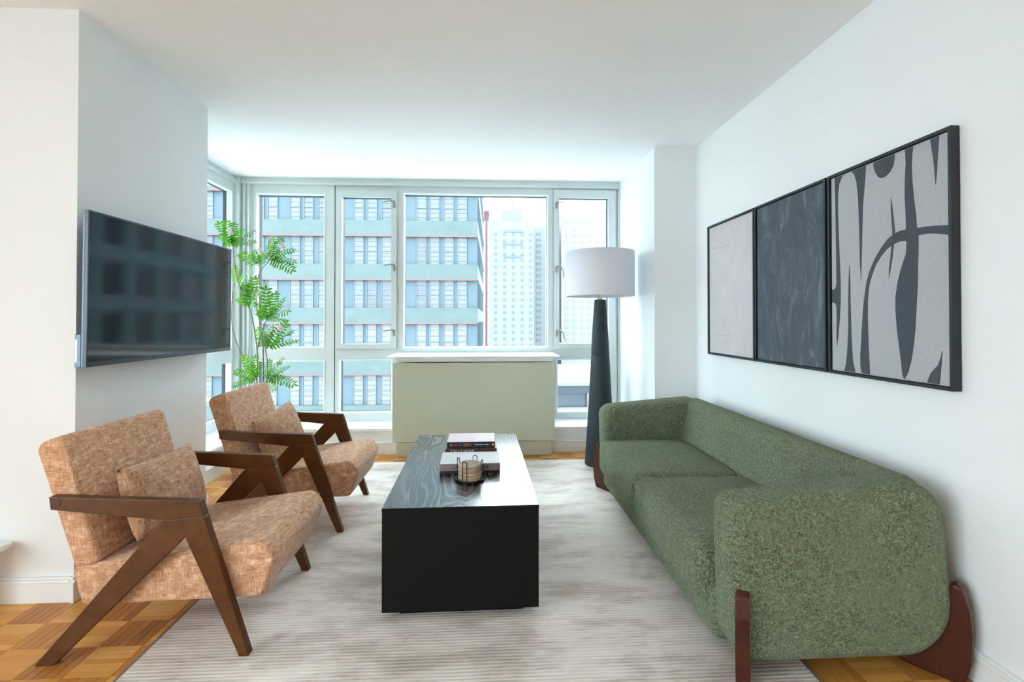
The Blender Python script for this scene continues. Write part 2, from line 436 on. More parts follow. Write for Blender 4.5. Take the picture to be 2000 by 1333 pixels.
def soft_box(name, sx, sy, sz, r, mat, parent=None, loc=None, n=20, fn=None):
    bm = bmesh.new()
    bmesh.ops.create_cube(bm, size=2.0)
    bmesh.ops.subdivide_edges(bm, edges=bm.edges[:], cuts=n - 1, use_grid_fill=True)
    h = (sx / 2 - r, sy / 2 - r, sz / 2 - r); q = 0.7
    for v in bm.verts:
        c, o = [], []
        for i in range(3):
            t = v.co[i]; a = abs(t); s = 1 if t >= 0 else -1
            if a <= q: c.append(s * h[i] * a / q); o.append(0.0)
            else: c.append(s * h[i]); o.append(s * math.tan(math.pi / 4 * min(1, (a - q) / (1 - q))))
        ov = Vector(o); ov.normalize()
        v.co = Vector(c) + ov * r
        if fn: v.co = fn(v.co)
    return link(name, mesh_from(bm, name), mat, parent, loc, smooth=True)

def lathe(name, prof, mat, parent=None, loc=None, n=48, smooth=True):
    bm = bmesh.new(); rows = []
    for r, z in prof:
        rows.append([bm.verts.new((r * math.cos(2 * math.pi * i / n), r * math.sin(2 * math.pi * i / n), z)) for i in range(n)] if r > 1e-6 else [bm.verts.new((0, 0, z))])
    for a, b in zip(rows, rows[1:]):
        if len(a) == 1 and len(b) == 1: continue
        for i in range(n):
            j = (i + 1) % n
            if len(a) == 1: bm.faces.new((a[0], b[j], b[i]))
            elif len(b) == 1: bm.faces.new((a[i], a[j], b[0]))
            else: bm.faces.new((a[i], a[j], b[j], b[i]))
    return link(name, mesh_from(bm, name), mat, parent, loc, smooth)

def tube_into(bm, pts, r, n=8, r1=None):
    pts = [Vector(p) for p in pts]; rings = []
    for i, p in enumerate(pts):
        d = (pts[min(i + 1, len(pts) - 1)] - pts[max(i - 1, 0)]).normalized()
        u = d.cross(Vector((0, 0, 1)))
        if u.length < 1e-3: u = d.cross(Vector((1, 0, 0)))
        u.normalize(); w = d.cross(u)
        rr = r if r1 is None else r + (r1 - r) * i / (len(pts) - 1)
        rings.append([bm.verts.new(p + (u * math.cos(2 * math.pi * k / n) + w * math.sin(2 * math.pi * k / n)) * rr) for k in range(n)])
    for a, b in zip(rings, rings[1:]):
        for k in range(n): bm.faces.new((a[k], a[(k + 1) % n], b[(k + 1) % n], b[k]))
    bm.faces.new(rings[0]); bm.faces.new(rings[-1][::-1])

def tube(name, pts, r, mat, parent=None, n=8, r1=None, loc=None):
    bm = bmesh.new(); tube_into(bm, pts, r, n, r1)
    return link(name, mesh_from(bm, name), mat, parent, loc, smooth=True)

def catmull(pts, k=6):
    P = [Vector(p) for p in pts]; out = []
    for i in range(len(P) - 1):
        a, b, c, d = P[max(i - 1, 0)], P[i], P[i + 1], P[min(i + 2, len(P) - 1)]
        for j in range(k):
            t = j / k
            out.append(0.5 * ((2 * b) + (c - a) * t + (2 * a - 5 * b + 4 * c - d) * t * t + (3 * b - a - 3 * c + d) * t ** 3))
    out.append(P[-1]); return out

def text_obj(name, txt, size, mat, parent, matrix, ext=0.0004):
    cu = bpy.data.curves.new(name, 'FONT'); cu.body = txt; cu.size = size; cu.extrude = ext
    cu.align_x = 'CENTER'; cu.align_y = 'CENTER'; cu.resolution_u = 3
    tmp = bpy.data.objects.new(name, cu); col.objects.link(tmp)
    dg = bpy.context.evaluated_depsgraph_get(); dg.update()
    me = bpy.data.meshes.new_from_object(tmp.evaluated_get(dg))
    bpy.data.objects.remove(tmp); bpy.data.curves.remove(cu)
    me.materials.clear()
    o = link(name, me, mat, parent); o.matrix_local = matrix; return o

def copy_tree(o, parent=None):
    c = o.copy(); col.objects.link(c); c.parent = parent
    if parent is not None: c.matrix_parent_inverse = o.matrix_parent_inverse.copy()
    for ch in list(o.children): copy_tree(ch, c)
    return c

def struct(o, label=None):
    o['kind'] = 'structure'
    if label: o['label'] = label
    return o

H = 2.5          # ceiling height
XR = 1.60        # right wall
XL = -1.73       # television wall
YW = 4.66        # window frame plane
# ------------------------------------------------------------------ room shell
struct(boxes('ceiling', [(-3.9, 2.0, -3.3, 4.95, H, H + 0.15)], 'ceiling_paint'), 'smooth white ceiling of the living room')
struct(boxes('wall_right', [(XR, XR + 0.2, -3.3, 4.95, 0, H)], 'wall_paint'), 'long white wall behind the green sofa')
struct(boxes('wall_column', [(1.28, XR, 3.68, 4.95, 0, H)], 'wall_paint'), 'white square column beside the window')
struct(boxes('wall_left', [(-3.9, XL, 2.17, 3.14, 0, H)], 'wall_paint'), 'white wall block carrying the television')
struct(boxes('wall_front', [(-3.9, XR, -3.3, -3.1, 0, H)], 'wall_paint'), 'plain white wall at the entrance end of the room')
struct(boxes('wall_window_side', [(-3.9, -3.6, -3.1, -3.05, 0, H), (-3.9, -3.6, 0.05, 2.17, 0, H), (-3.9, -3.6, -3.05, 0.05, 0, 0.22), (-3.9, -3.6, -3.05, 0.05, 2.46, H)], 'wall_paint'), 'white wall around the added side window')
struct(boxes('wall_back', [(-2.60, 1.28, 4.38, 4.95, 0, 0.205), (-2.60, -2.02, 3.14, 4.38, 0, 0.205),
                           (-2.60, 1.28, 4.67, 4.95, 2.465, H), (-2.60, -2.31, 3.14, 4.67, 2.465, H)], 'wall_paint'), 'low white wall under the bay window')
prism('trim_1', [(-2.30, 3.14), (-2.005, 3.14), (-2.005, 4.365), (1.28, 4.365), (1.28, 4.66), (-2.30, 4.66)], 'z', 0.205, 0.226, 'trim_paint', bev=0.004)['kind'] = 'structure'
# baseboards: tall board with a moulded cap
def baseboard(name, x0, x1, y0, y1, side, label, h=0.10):
    """side: the axis direction that faces the room"""
    e = struct(empty(name, ((x0 + x1) / 2, (y0 + y1) / 2, 0)), label)
    cx, cy = e.location.x, e.location.y
    def grow(a0, a1, b0, b1, g):
        if side == '-y': b0 -= g
        if side == '+x': a1 += g
        if side == '-x': a0 -= g
        if side == '+y': b1 += g
        return a0 - cx, a1 - cx, b0 - cy, b1 - cy
    box('board', *grow(x0, x1, y0, y1, 0.004), 0, h * 0.78, 'trim_paint', e, 0.002)
    box('cap_moulding', *grow(x0, x1, y0, y1, 0.009), h * 0.78, h * 0.90, 'trim_paint', e, 0.004)
    box('cap_bead', *grow(x0, x1, y0, y1, 0.002), h * 0.90, h, 'trim_paint', e, 0.003)
baseboard('baseboard_left', -3.6, XL, 2.158, 2.17, '-y', 'white moulded skirting under the left wall', 0.105)
baseboard('baseboard_television', XL, XL + 0.012, 2.149, 3.14, '+x', 'white moulded skirting below the television wall', 0.105)
baseboard('baseboard_right', XR - 0.012, XR, -3.1, 3.68, '-x', 'white moulded skirting behind the sofa', 0.105)
baseboard('baseboard_back', -2.0, 1.28, 4.368, 4.38, '-y', 'white moulded skirting under the window sill', 0.115)
baseboard('baseboard_bay', -2.02, -2.008, 3.14, 4.368, '+x', 'white moulded skirting along the bay return', 0.115)

# floor with mosaic parquet strips
fl = struct(box('floor', -3.9, XR, -3.3, 4.66, -0.12, -0.006, 'floor_base'), 'honey oak mosaic parquet floor')
PQ = 0.155
sm = {}
for o_ in (0, 1):
    bm = bmesh.new(); w = PQ / 5; g = 0.0006
    if o_ == 0: bx(bm, g, PQ - g, g, w - g, -0.006, 0.0)
    else: bx(bm, g, w - g, g, PQ - g, -0.006, 0.0)
    top = [e for e in bm.edges if all(v.co.z > -0.001 for v in e.verts)]
    bmesh.ops.bevel(bm, geom=top, offset=0.0006, segments=1, affect='EDGES')
    me = mesh_from(bm, 'parquet_strip'); me.materials.append(M['parquet']); sm[o_] = me
rest = bmesh.new()
for i in range(math.floor(-3.6 / PQ), math.ceil(XR / PQ)):
    for j in range(math.floor(-3.1 / PQ), math.ceil(4.4 / PQ)):
        x0, y0 = i * PQ, j * PQ; par = abs((i + j)) % 2
        near = -2.25 < x0 < -1.15 and 1.3 < y0 < 2.15
        if x0 > XR - 0.01: continue
        if not near and -1.1 < x0 < 0.8 and 1.0 < y0 < 3.8: continue      # under the rug
        if x0 + PQ < XL - 0.05 and y0 > 2.2 and y0 + PQ < 3.1: continue
        for k in range(5):
            if near and y0 < 2.17:
                o = bpy.data.objects.new('parquet_strip', sm[par]); col.objects.link(o); o.parent = fl
                o.location = (x0, y0 + k * PQ / 5, 0) if par == 0 else (x0 + k * PQ / 5, y0, 0)
            else:
                g = 0.0006
                if par == 0: b = (x0 + g, min(x0 + PQ - g, XR), y0 + k * PQ / 5 + g, y0 + (k + 1) * PQ / 5 - g)
                else: b = (x0 + k * PQ / 5 + g, min(x0 + (k + 1) * PQ / 5 - g, XR), y0 + g, y0 + PQ - g)
                if b[1] > b[0]: bx(rest, *b, -0.006, 0.0)
o = link('parquet_strips', mesh_from(rest, 'parquet_strips'), 'parquet', fl); o['kind'] = 'stuff'

# ------------------------------------------------------------------ windows
def ring_boxes(x0, x1, z0, z1, X0, X1, Z0, Z1, y0, y1):
    """frame of outer X0..X1, Z0..Z1 around the opening x0..x1, z0..z1"""
    return [(X0, x0, y0, y1, Z0, Z1), (x1, X1, y0, y1, Z0, Z1), (x0, x1, y0, y1, Z0, z0), (x0, x1, y0, y1, z1, Z1)]

def frame_part(name, lst, mat, parent, bev=0.0):
    bm = bmesh.new()
    for b in lst: bx(bm, *b)
    return link(name, mesh_from(bm, name), mat, parent)

def light(root, x0, x1, z0, z1, name='pane'):
    """glass with its dark outer reveal and a bright glazing bead"""
    frame_part('outer_reveal', ring_boxes(x0, x1, z0, z1, x0 - 0.03, x1 + 0.03, z0 - 0.03, z1 + 0.03, YW + 0.046, YW + 0.10), 'dark_gasket', root)
    box(name, x0 - 0.01, x1 + 0.01, YW + 0.040, YW + 0.045, z0 - 0.01, z1 + 0.01, 'window_glass', root)
    b = 0.010
    frame_part('glazing_bead', ring_boxes(x0, x1, z0, z1, x0 - b, x1 + b, z0 - b, z1 + b, YW - 0.004, YW + 0.0), 'trim_paint', root)

def handle(root, x, z, sx, droop):
    """lever catch on a small vertical rose; sx: direction of the lever"""
    h = box('handle', x - 0.008, x + 0.008, YW - 0.030, YW - 0.012, z - 0.045, z + 0.012, 'handle_metal', root, 0.004)
    pts = [(x, YW - 0.035, z + 0.008), (x + sx * 0.03, YW - 0.045, z + 0.012), (x + sx * 0.06, YW - 0.045, z + 0.012 - droop * 0.4), (x + sx * (0.10 - abs(droop) * 0.35), YW - 0.04, z + 0.012 - droop)]
    tube('lever', catmull(pts, 4), 0.007, 'handle_metal', h, 8, 0.005)

Z0, Z1 = 0.226, 2.465
# left fixed pair
w = struct(empty('window_1', (0, 0, 0)), 'tall fixed window beside the bay corner with a low pane beneath')
frame_part('frame', ring_boxes(-2.117, -1.511, 0.93, 2.345, -2.165, -1.415, 0.86, Z1, YW, YW + 0.04) +
           ring_boxes(-2.113, -1.510, 0.322, 0.793, -2.165, -1.415, Z0, 0.86, YW, YW + 0.04), 'window_frame', w)
light(w, -2.117, -1.511, 0.93, 2.345); light(w, -2.113, -1.510, 0.322, 0.793)
# mullion shadow gap
box('shadow_gap', -1.415, -1.408, YW + 0.008, YW + 0.04, Z0, Z1, 'dark_gasket', w)
# left casement
w = struct(empty('window_2', (0, 0, 0)), 'narrow casement window left of the wide pane, with three lever catches')
frame_part('frame', ring_boxes(-1.395, -0.836, 0.905, 2.395, -1.408, -0.823, 0.86, Z1, YW + 0.004, YW + 0.04) +
           ring_boxes(-1.360, -0.888, 0.318, 0.800, -1.408, -0.823, Z0, 0.86, YW + 0.004, YW + 0.04), 'window_frame', w)
frame_part('sash', ring_boxes(-1.347, -0.889, 0.955, 2.333, -1.392, -0.839, 0.908, 2.392, YW - 0.012, YW + 0.04), 'window_frame', w)
light(w, -1.347, -0.889, 0.955, 2.333); light(w, -1.360, -0.888, 0.318, 0.800)
for z in (2.275, 1.683, 1.073): handle(w, -0.862, z, -1, 0.01)
# wide centre pane
w = struct(empty('window_3', (0, 0, 0)), 'wide fixed picture window above the radiator cabinet')
frame_part('frame', ring_boxes(-0.769, 0.581, 0.927, 2.365, -0.823, 0.625, Z0, Z1, YW, YW + 0.04), 'window_frame', w)
light(w, -0.769, 0.581, 0.927, 2.365)
# right casement
w = struct(empty('window_4', (0, 0, 0)), 'narrow casement window behind the floor lamp, with three lever catches')
frame_part('frame', ring_boxes(0.637, 1.240, 0.905, 2.425, 0.625, 1.252, 0.86, Z1, YW + 0.004, YW + 0.04) +
           ring_boxes(0.679, 1.172, 0.305, 0.796, 0.625, 1.252, Z0, 0.86, YW + 0.004, YW + 0.04) + [(1.252, 1.262, YW + 0.02, YW + 0.04, Z0, Z1), (1.262, 1.28, YW, YW + 0.04, Z0, Z1)], 'window_frame', w)
frame_part('sash', ring_boxes(0.695, 1.173, 0.955, 2.352, 0.640, 1.237, 0.908, 2.422, YW - 0.012, YW + 0.04), 'window_frame', w)
light(w, 0.695, 1.173, 0.955, 2.352); light(w, 0.679, 1.172, 0.305, 0.796)
for z, d in ((2.285, 0.0), (1.675, 0.11), (1.07, 0.085)): handle(w, 0.667, z, 1, d)
# head rail and corner post
struct(boxes('trim_2', [(-2.26, 1.28, YW - 0.035, YW + 0.0, 2.435, 2.458), (-2.26, 1.28, YW - 0.02, YW + 0.0, 2.458, 2.5)], 'window_frame'), 'window head rail')
struct(boxes('trim_3', [(-2.30, -2.165, YW - 0.01, YW + 0.14, Z0, 2.5), (-2.30, -2.255, YW - 0.06, YW - 0.01, Z0, 2.5), (-2.235, -2.215, YW - 0.03, YW - 0.01, Z0, 2.5), (-2.195, -2.180, YW - 0.025, YW - 0.01, Z0, 2.5)], 'window_frame'), 'ribbed window corner post')
# side window of the bay, in the plane x = -2.30
w = struct(empty('window_5', (0, 0, 0)), 'side window of the bay behind the potted plant')
def side_ring(y0, y1, z0, z1, Y0, Y1, za, zb, x0, x1):
    return [(x0, x1, Y0, y0, za, zb), (x0, x1, y1, Y1, za, zb), (x0, x1, y0, y1, za, z0), (x0, x1, y0, y1, z1, zb)]
frame_part('frame', side_ring(3.55, 4.57, 0.93, 2.345, 3.14, YW - 0.06, 0.86, 2.5, -2.35, -2.30) + side_ring(3.55, 4.57, 0.32, 0.793, 3.14, YW - 0.06, Z0, 0.86, -2.35, -2.30) +
           [(-2.30, -2.285, 3.14, YW - 0.06, 2.43, 2.46)], 'window_frame', w)
for za, zb in ((0.93, 2.345), (0.32, 0.793)):
    frame_part('outer_reveal', side_ring(3.55, 4.57, za, zb, 3.52, 4.60, za - 0.03, zb + 0.03, -2.382, -2.357), 'dark_gasket', w)
    box('pane', -2.356, -2.351, 3.54, 4.58, za - 0.01, zb + 0.01, 'window_glass', w)
# unseen wide window, added near the entrance end to give the room side light
w = struct(empty('window_6_added', (0, 0, 0)), 'unseen wide window added in the left wall for side light')
frame_part('frame', [(-3.70, -3.64, a, b, c, d) for a, b, c, d in ((-3.05, -3.0, 0.22, 2.46), (0.0, 0.05, 0.22, 2.46), (-3.0, 0.0, 0.22, 0.27), (-3.0, 0.0, 2.41, 2.46), (-2.05, -2.00, 0.27, 2.41), (-1.00, -0.95, 0.27, 2.41))], 'window_frame', w)
for a, b in ((-3.0, -2.05), (-2.00, -1.00), (-0.95, 0.0)):
    box('pane', -3.675, -3.670, a, b, 0.27, 2.41, 'window_glass', w)

# ------------------------------------------------------------------ radiator cabinet under the centre window
rc = empty('radiator_cabinet', (-0.105, 4.26, 0))
setp(rc, 'sage green box radiator cabinet with white ledge under the wide window', 'radiator')
def rel(root, *b):
    x, y, z = root.location
    return (b[0] - x, b[1] - x, b[2] - y, b[3] - y, b[4] - z, b[5] - z)
box('front_panel', *rel(rc, -0.80, 0.592, 4.238, 4.262, 0.135, 0.812), 'cabinet_paint', rc, 0.004)
box('body', *rel(rc, -0.79, 0.582, 4.262, 4.36, 0.135, 0.808), 'cabinet_paint', rc)
box('plinth', *rel(rc, -0.77, 0.568, 4.262, 4.36, 0.0, 0.135), 'cabinet_paint', rc, 0.003)
box('plinth_panel', *rel(rc, -0.752, 0.55, 4.256, 4.262, 0.010, 0.128), 'cabinet_paint', rc, 0.002)
box('back_box', *rel(rc, -0.77, 0.57, 4.36, 4.655, 0.228, 0.808), 'ledge_paint', rc)
lg = box('top_ledge', *rel(rc, -0.775, 0.575, 4.222, 4.655, 0.832, 0.857), 'ledge_paint', rc, 0.003)
prism('ledge_nosing', [(4.19 - 4.26, 0.862), (4.19 - 4.26, 0.867), (4.197 - 4.26, 0.872), (4.655 - 4.26, 0.872), (4.655 - 4.26, 0.857), (4.225 - 4.26, 0.857)], 'x', -0.726, 0.735, 'ledge_paint', rc)
box('shadow_strip', *rel(rc, -0.77, 0.57, 4.236, 4.60, 0.820, 0.832), 'ledge_paint', rc, 0.002)

# low cabinet whose ledge just enters at the left wall
lc = empty('low_wall_cabinet', (-2.7, 2.05, 0)); setp(lc, 'white low cabinet with rounded ledge against the left wall', 'cabinet')
box('ledge', *rel(lc, -3.55, -1.957, 1.98, 2.155, 0.236, 0.262), 'ledge_paint', lc, 0.010, 4)
box('body', *rel(lc, -3.52, -2.05, 2.0, 2.145, 0.0, 0.236), 'ledge_paint', lc)

# ------------------------------------------------------------------ rug
rug = empty('area_rug', (-0.06, 2.56, 0)); setp(rug, 'pale grey beige ribbed rug with worn brown patches under the furniture', 'rug')
bm = bmesh.new(); bx(bm, -1.14, 1.14, -1.54, 1.54, 0.0005, 0.010)
bmesh.ops.bevel(bm, geom=[e for e in bm.edges if all(v.co.z > 0.005 for v in e.verts)], offset=0.004, segments=2, affect='EDGES')
link('pile', mesh_from(bm, 'pile'), 'rug_weave', rug)
boxes('binding', [(-1.148, -1.14, -1.548, 1.548, 0.0005, 0.008), (1.14, 1.148, -1.548, 1.548, 0.0005, 0.008), (-1.14, 1.14, -1.548, -1.54, 0.0005, 0.008), (-1.14, 1.14, 1.54, 1.548, 0.0005, 0.008)], 'rug_edge', rug)
RZ = 0.0103

# ------------------------------------------------------------------ coffee table
ct = empty('coffee_table', (-0.107, 2.54, RZ), R(0.9)); setp(ct, 'low black oak block coffee table on a recessed plinth', 'table')
HW, HL = 0.306, 0.606
prot = 0.450 - RZ
tp_ = box('top', -HW, HW, -HL, HL, prot - 0.014, prot, 'black_oak', ct, 0.0015)
tp_.data.materials.append(M['black_lacquer'])
for p_ in tp_.data.polygons:
    if p_.normal.z < 0.6: p_.material_index = 1
box('end_panel', -HW + 0.001, HW - 0.001, -HL + 0.001, -HL + 0.020, 0.038, prot - 0.0142, 'black_lacquer', ct, 0.001)
box('end_panel', -HW + 0.001, HW - 0.001, HL - 0.020, HL - 0.001, 0.038, prot - 0.0142, 'black_lacquer', ct, 0.001)
box('side_panel', -HW + 0.001, -HW + 0.020, -HL + 0.0202, HL - 0.0202, 0.038, prot - 0.0142, 'black_lacquer', ct, 0.001)
box('side_panel', HW - 0.020, HW - 0.001, -HL + 0.0202, HL - 0.0202, 0.038, prot - 0.0142, 'black_lacquer', ct, 0.001)
box('bottom_panel', -HW + 0.021, HW - 0.021, -HL + 0.021, HL - 0.021, 0.038, 0.055, 'black_lacquer', ct)
box('plinth', -HW + 0.062, HW - 0.058, -HL + 0.058, HL - 0.058, 0.0, 0.038, 'black_lacquer', ct, 0.001)

# ------------------------------------------------------------------ books
TZ = 0.4503
def book(name, label, cx, cy, z, w_, d_, h_, spine, cover, rz=0.0):
    """spine faces -y"""
    b = empty(name, (cx, cy, z), rz); setp(b, label, 'book')
    t = 0.0028
    box('back_cover', -w_ / 2, w_ / 2, -d_ / 2, d_ / 2, 0, t, spine, b, 0.0008)
    box('cover', -w_ / 2, w_ / 2, -d_ / 2, d_ / 2, h_ - t, h_, cover, b, 0.0008)
    box('spine', -w_ / 2, w_ / 2, -d_ / 2 - 0.003, -d_ / 2, 0.0002, h_ - 0.0002, spine, b, 0.001)
    box('pages', -w_ / 2 + 0.004, w_ / 2 - 0.004, -d_ / 2 + 0.0002, d_ / 2 - 0.004, t, h_ - t, 'paper', b)
    return b
SPM = lambda x, z, y: Matrix.Translation((x, y, z)) @ Matrix.Rotation(R(90), 4, 'X')
b = book('art_book', 'thin dark book under the mauve book on the coffee table', -0.078, 2.447, TZ, 0.284, 0.200, 0.014, 'book_dark', 'book_dark', R(1))
b = book('art_book', 'mauve spined book with white cover behind the coaster holder', -0.078, 2.447, TZ + 0.0143, 0.286, 0.204, 0.034, 'book_mauve', 'book_cover_white', R(1))
text_obj('title', 'LA', 0.021, 'ink_black', b, SPM(-0.070, 0.017, -0.1056))
text_obj('title', 'UR', 0.021, 'ink_black', b, SPM(0.076, 0.017, -0.1056))
b = book('cook_book', 'dark brown book beneath the black book with colourful lettering', -0.080, 2.722, TZ, 0.272, 0.205, 0.048, 'book_brown', 'book_brown', R(0.5))
text_obj('title', 'CALI E HOME', 0.021, 'ink_white', b, SPM(-0.045, 0.034, -0.1061))
b = book('cook_book', 'black book with rainbow coloured spine lettering on top of its stack', -0.081, 2.722, TZ + 0.0483, 0.254, 0.195, 0.034, 'book_black', 'cover_art', R(0.5))
px = -0.112
for i, (ch, ik, wd) in enumerate([('B', 0, .0125), ('L', 1, .0105), ('A', 2, .0125), ('C', 3, .0125), ('K', 4, .0125), (' ', 0, .005), ('F', 5, .0115), ('O', 6, .0135), ('O', 7, .0135), ('D', 8, .0125)]):
    if ch != ' ': text_obj('letter', ch, 0.0195, 'ink_%d' % ik, b, SPM(px + wd / 2, 0.017, -0.1011), 0.0006)
    px += wd
for k, (a, c) in enumerate(((0.020, 0.042), (0.045, 0.066), (0.072, 0.092))):
    box('author_line', a, c, -0.1014, -0.1006, 0.0165, 0.0195, 'ink_white', b)
prism('publisher_mark', [(0.108, 0.018), (0.120, 0.011), (0.120, 0.025)], 'y', -0.1014, -0.1006, 'ink_0', b)

# ------------------------------------------------------------------ coaster holder and coasters
cxy = (-0.074, 2.262)
ch = empty('coaster_holder', (*cxy, TZ)); setp(ch, 'black wire coaster holder with round tray', 'coaster holder')
lathe('tray', [(0, 0), (0.058, 0), (0.066, 0.004), (0.069, 0.010), (0.067, 0.0105), (0.063, 0.006), (0.057, 0.004), (0, 0.004)], 'wire_black', ch)
for a in (18, 108, 198, 288):
    a = R(a - 40); rr = 0.0595; pts = []
    da = 0.0105 / rr
    for s in range(0, 6): pts.append((rr * math.cos(a - da), rr * math.sin(a - da), 0.004 + s * 0.0160))
    for s in range(1, 8):
        t = math.pi * s / 8
        pts.append((rr * math.cos(a - da * math.cos(t)), rr * math.sin(a - da * math.cos(t)), 0.0840 + 0.011 * math.sin(t)))
    for s in range(5, -1, -1): pts.append((rr * math.cos(a + da), rr * math.sin(a + da), 0.004 + s * 0.0160))
    tube('wire_loop', pts, 0.0021, 'wire_black', ch, 6)
z = TZ + 0.0045
CLAB = ['round cork backed woven coaster resting directly on the holder tray', 'round cork backed woven coaster second up from the holder tray',
        'round cork backed woven coaster just beneath the topmost coaster', 'round cream woven coaster lying on top of the coaster stack']
for i in range(4):
    c = empty('coaster', (cxy[0] + 0.0012 * math.sin(i * 2), cxy[1] + 0.0012 * math.cos(i * 3), z))
    setp(c, CLAB[i], 'coaster', 'coasters in the wire holder')
    lathe('cork_base', [(0, 0), (0.0515, 0), (0.0525, 0.001), (0.0525, 0.0055), (0, 0.0055)], 'cork', c)
    bm = bmesh.new()          # coiled rope rings
    for k, r_ in enumerate((0.0490, 0.0385, 0.0280, 0.0175)):
        n = 48
        tube_into(bm, [(r_ * math.cos(2 * math.pi * q / n), r_ * math.sin(2 * math.pi * q / n), 0.0112 + (0.0008 if (q % 2) else 0)) for q in range(n + 1)], 0.0055, 7)
    bx(bm, -0.012, 0.012, -0.012, 0.012, 0.0056, 0.0158)
    link('woven_rope', mesh_from(bm, 'woven_rope'), 'woven_cotton', c, smooth=True)
    z += 0.0178

# ------------------------------------------------------------------ armchairs
CX, CY = -1.16, 2.0725
def make_chair():
    t = empty('armchair', (CX, CY, 0))
    S = lambda pts: [(x - CX, zz) for x, zz in pts]
    A, B, Cc, D = (-1.492, .574), (-.995, .550), (-.824, .011), (-.857, .011)
    E_, F_, G_, Hh, I_ = (-1.039, .431), (-1.474, 0.0), (-1.536, 0.0), (-1.118, .487), (-1.486, .530)
    tt = (B[1] - .497) / (B[1] - Cc[1]); Bp = (B[0] + (Cc[0] - B[0]) * tt, .497)
    Mx = (-1.085, .4585)
    for side, (y0, y1) in (('near', (1.765, 1.799)), ('far', (2.346, 2.380))):
        y0 -= CY; y1 -= CY
        ar = prism('armrest', S([A, B, Bp, Hh, I_]), 'y', y0, y1, 'walnut', t, 0.0025)
        yy = y0 - 0.0006 if side == 'near' else y1 + 0.0006
        bm = bmesh.new(); bmesh.ops.create_cone(bm, cap_ends=True, segments=24, radius1=0.0125, radius2=0.0125, depth=0.002,
                                                matrix=Matrix.Translation((-1.464 - CX, yy, .553)) @ Matrix.Rotation(R(90), 4, 'X'))
        link('plug', mesh_from(bm, 'plug'), 'walnut', ar)
        prism('leg', S([Hh, Bp, Cc, D, E_]), 'y', y0, y1, 'walnut', t, 0.0025)
        prism('leg', S([Hh, E_, F_, G_]), 'y', y0 + 0.0005, y1 - 0.0005, 'walnut', t, 0.0025)
    ya, yb = 1.8015 - CY, 2.3435 - CY
    puff_prism('seat', round_outline(S([(-1.448, .316), (-1.413, .178), (-.795, .193), (-.748, .335), (-.795, .392)]), [.024, .026, .03, .045, .04], 6), ya, yb, 0.016, 'tan_tweed', t)
    puff_prism('backrest', round_outline(S([(-1.436, .308), (-1.575, .742), (-1.478, .780), (-1.350, .330)]), [.020, .035, .03, .020], 6), ya, yb, 0.016, 'tan_tweed', t)
    return t
chair = make_chair()
chair2 = copy_tree(chair); chair2.location = (CX + 0.038, CY + 0.99, 0)
setp(chair, 'tan tweed armchair with walnut frame beside the white wall corner, farther from the plant', 'armchair', 'pair of tweed armchairs')
setp(chair2, 'tan tweed armchair with walnut frame standing in front of the potted plant', 'armchair', 'pair of tweed armchairs')

def make_pillow():
    bm = bmesh.new(); nu, nv = 28, 20; W2, H2, T2 = 0.215, 0.135, 0.062; grid = {}
    for side in (1, -1):
        for i in range(nu + 1):
            for j in range(nv + 1):
                u = -1 + 2 * i / nu; v = -1 + 2 * j / nv
                edge = abs(u) > 0.999 or abs(v) > 0.999
                if side == -1 and edge: grid[(side, i, j)] = grid[(1, i, j)]; continue
                k = (1 - abs(u) ** 2.6) * (1 - abs(v) ** 2.6)
                th = T2 * max(0, k) ** 0.42
                pin = 1 - 0.05 * (1 - u * u) * v * v
                pin2 = 1 - 0.05 * (1 - v * v) * u * u
                rp = 0.004 * math.sin(9 * v + 3 * u) * (1 - abs(u)) * (1 - abs(v))
                grid[(side, i, j)] = bm.verts.new((side * (th + rp), u * W2 * pin2, v * H2 * pin))
    for side in (1, -1):
        for i in range(nu):
            for j in range(nv):
                bm.faces.new((grid[(side, i, j)], grid[(side, i + 1, j)], grid[(side, i + 1, j + 1)], grid[(side, i, j + 1)]))
    return link('lumbar_pillow', mesh_from(bm, 'lumbar_pillow'), 'tan_tweed_pillow', smooth=True)
pil = make_pillow()
pil.location = (-1.298, 2.075, 0.498); pil.rotation_euler = (R(-1.5), R(-17), 0)
setp(pil, 'tan lumbar pillow on the armchair by the white wall corner', 'pillow', 'lumbar pillows')
p2 = pil.copy(); col.objects.link(p2); p2.location = (-1.255, 3.075, 0.502); p2.rotation_euler = (R(7), R(-19), R(-8))
setp(p2, 'tan lumbar pillow on the armchair by the potted plant', 'pillow', 'lumbar pillows')

# ------------------------------------------------------------------ sofa
SX, SY = 1.15, 2.47
so = empty('sofa', (SX, SY, 0)); setp(so, 'green boucle two seat sofa with rounded arms and dark red wood blade legs', 'sofa')
S = lambda pts: [(x - SX, zz) for x, zz in pts]
arm = round_outline(S([(.792, .075), (.778, .595), (1.50, .655), (1.545, .075)]), [.09, .075, .13, .17], 10)
puff_prism('arm', arm, 1.525 - SY, 1.70 - SY, 0.050, 'green_boucle', so, bulge=0.010)
puff_prism('arm', arm, 3.25 - SY, 3.425 - SY, 0.050, 'green_boucle', so, bulge=0.010)
bk = round_outline(S([(1.33, .085), (1.305, .36), (1.365, .632), (1.475, .650), (1.56, .50), (1.56, .10)]), [.05, .05, .05, .08, .10, .06], 8)
puff_prism('backrest', bk, 1.60 - SY, 3.36 - SY, 0.05, 'green_boucle', so)
soft_box('base', 0.62, 1.62, 0.20, 0.035, 'green_boucle', so, (1.095 - SX, 2.475 - SY, 0.165))
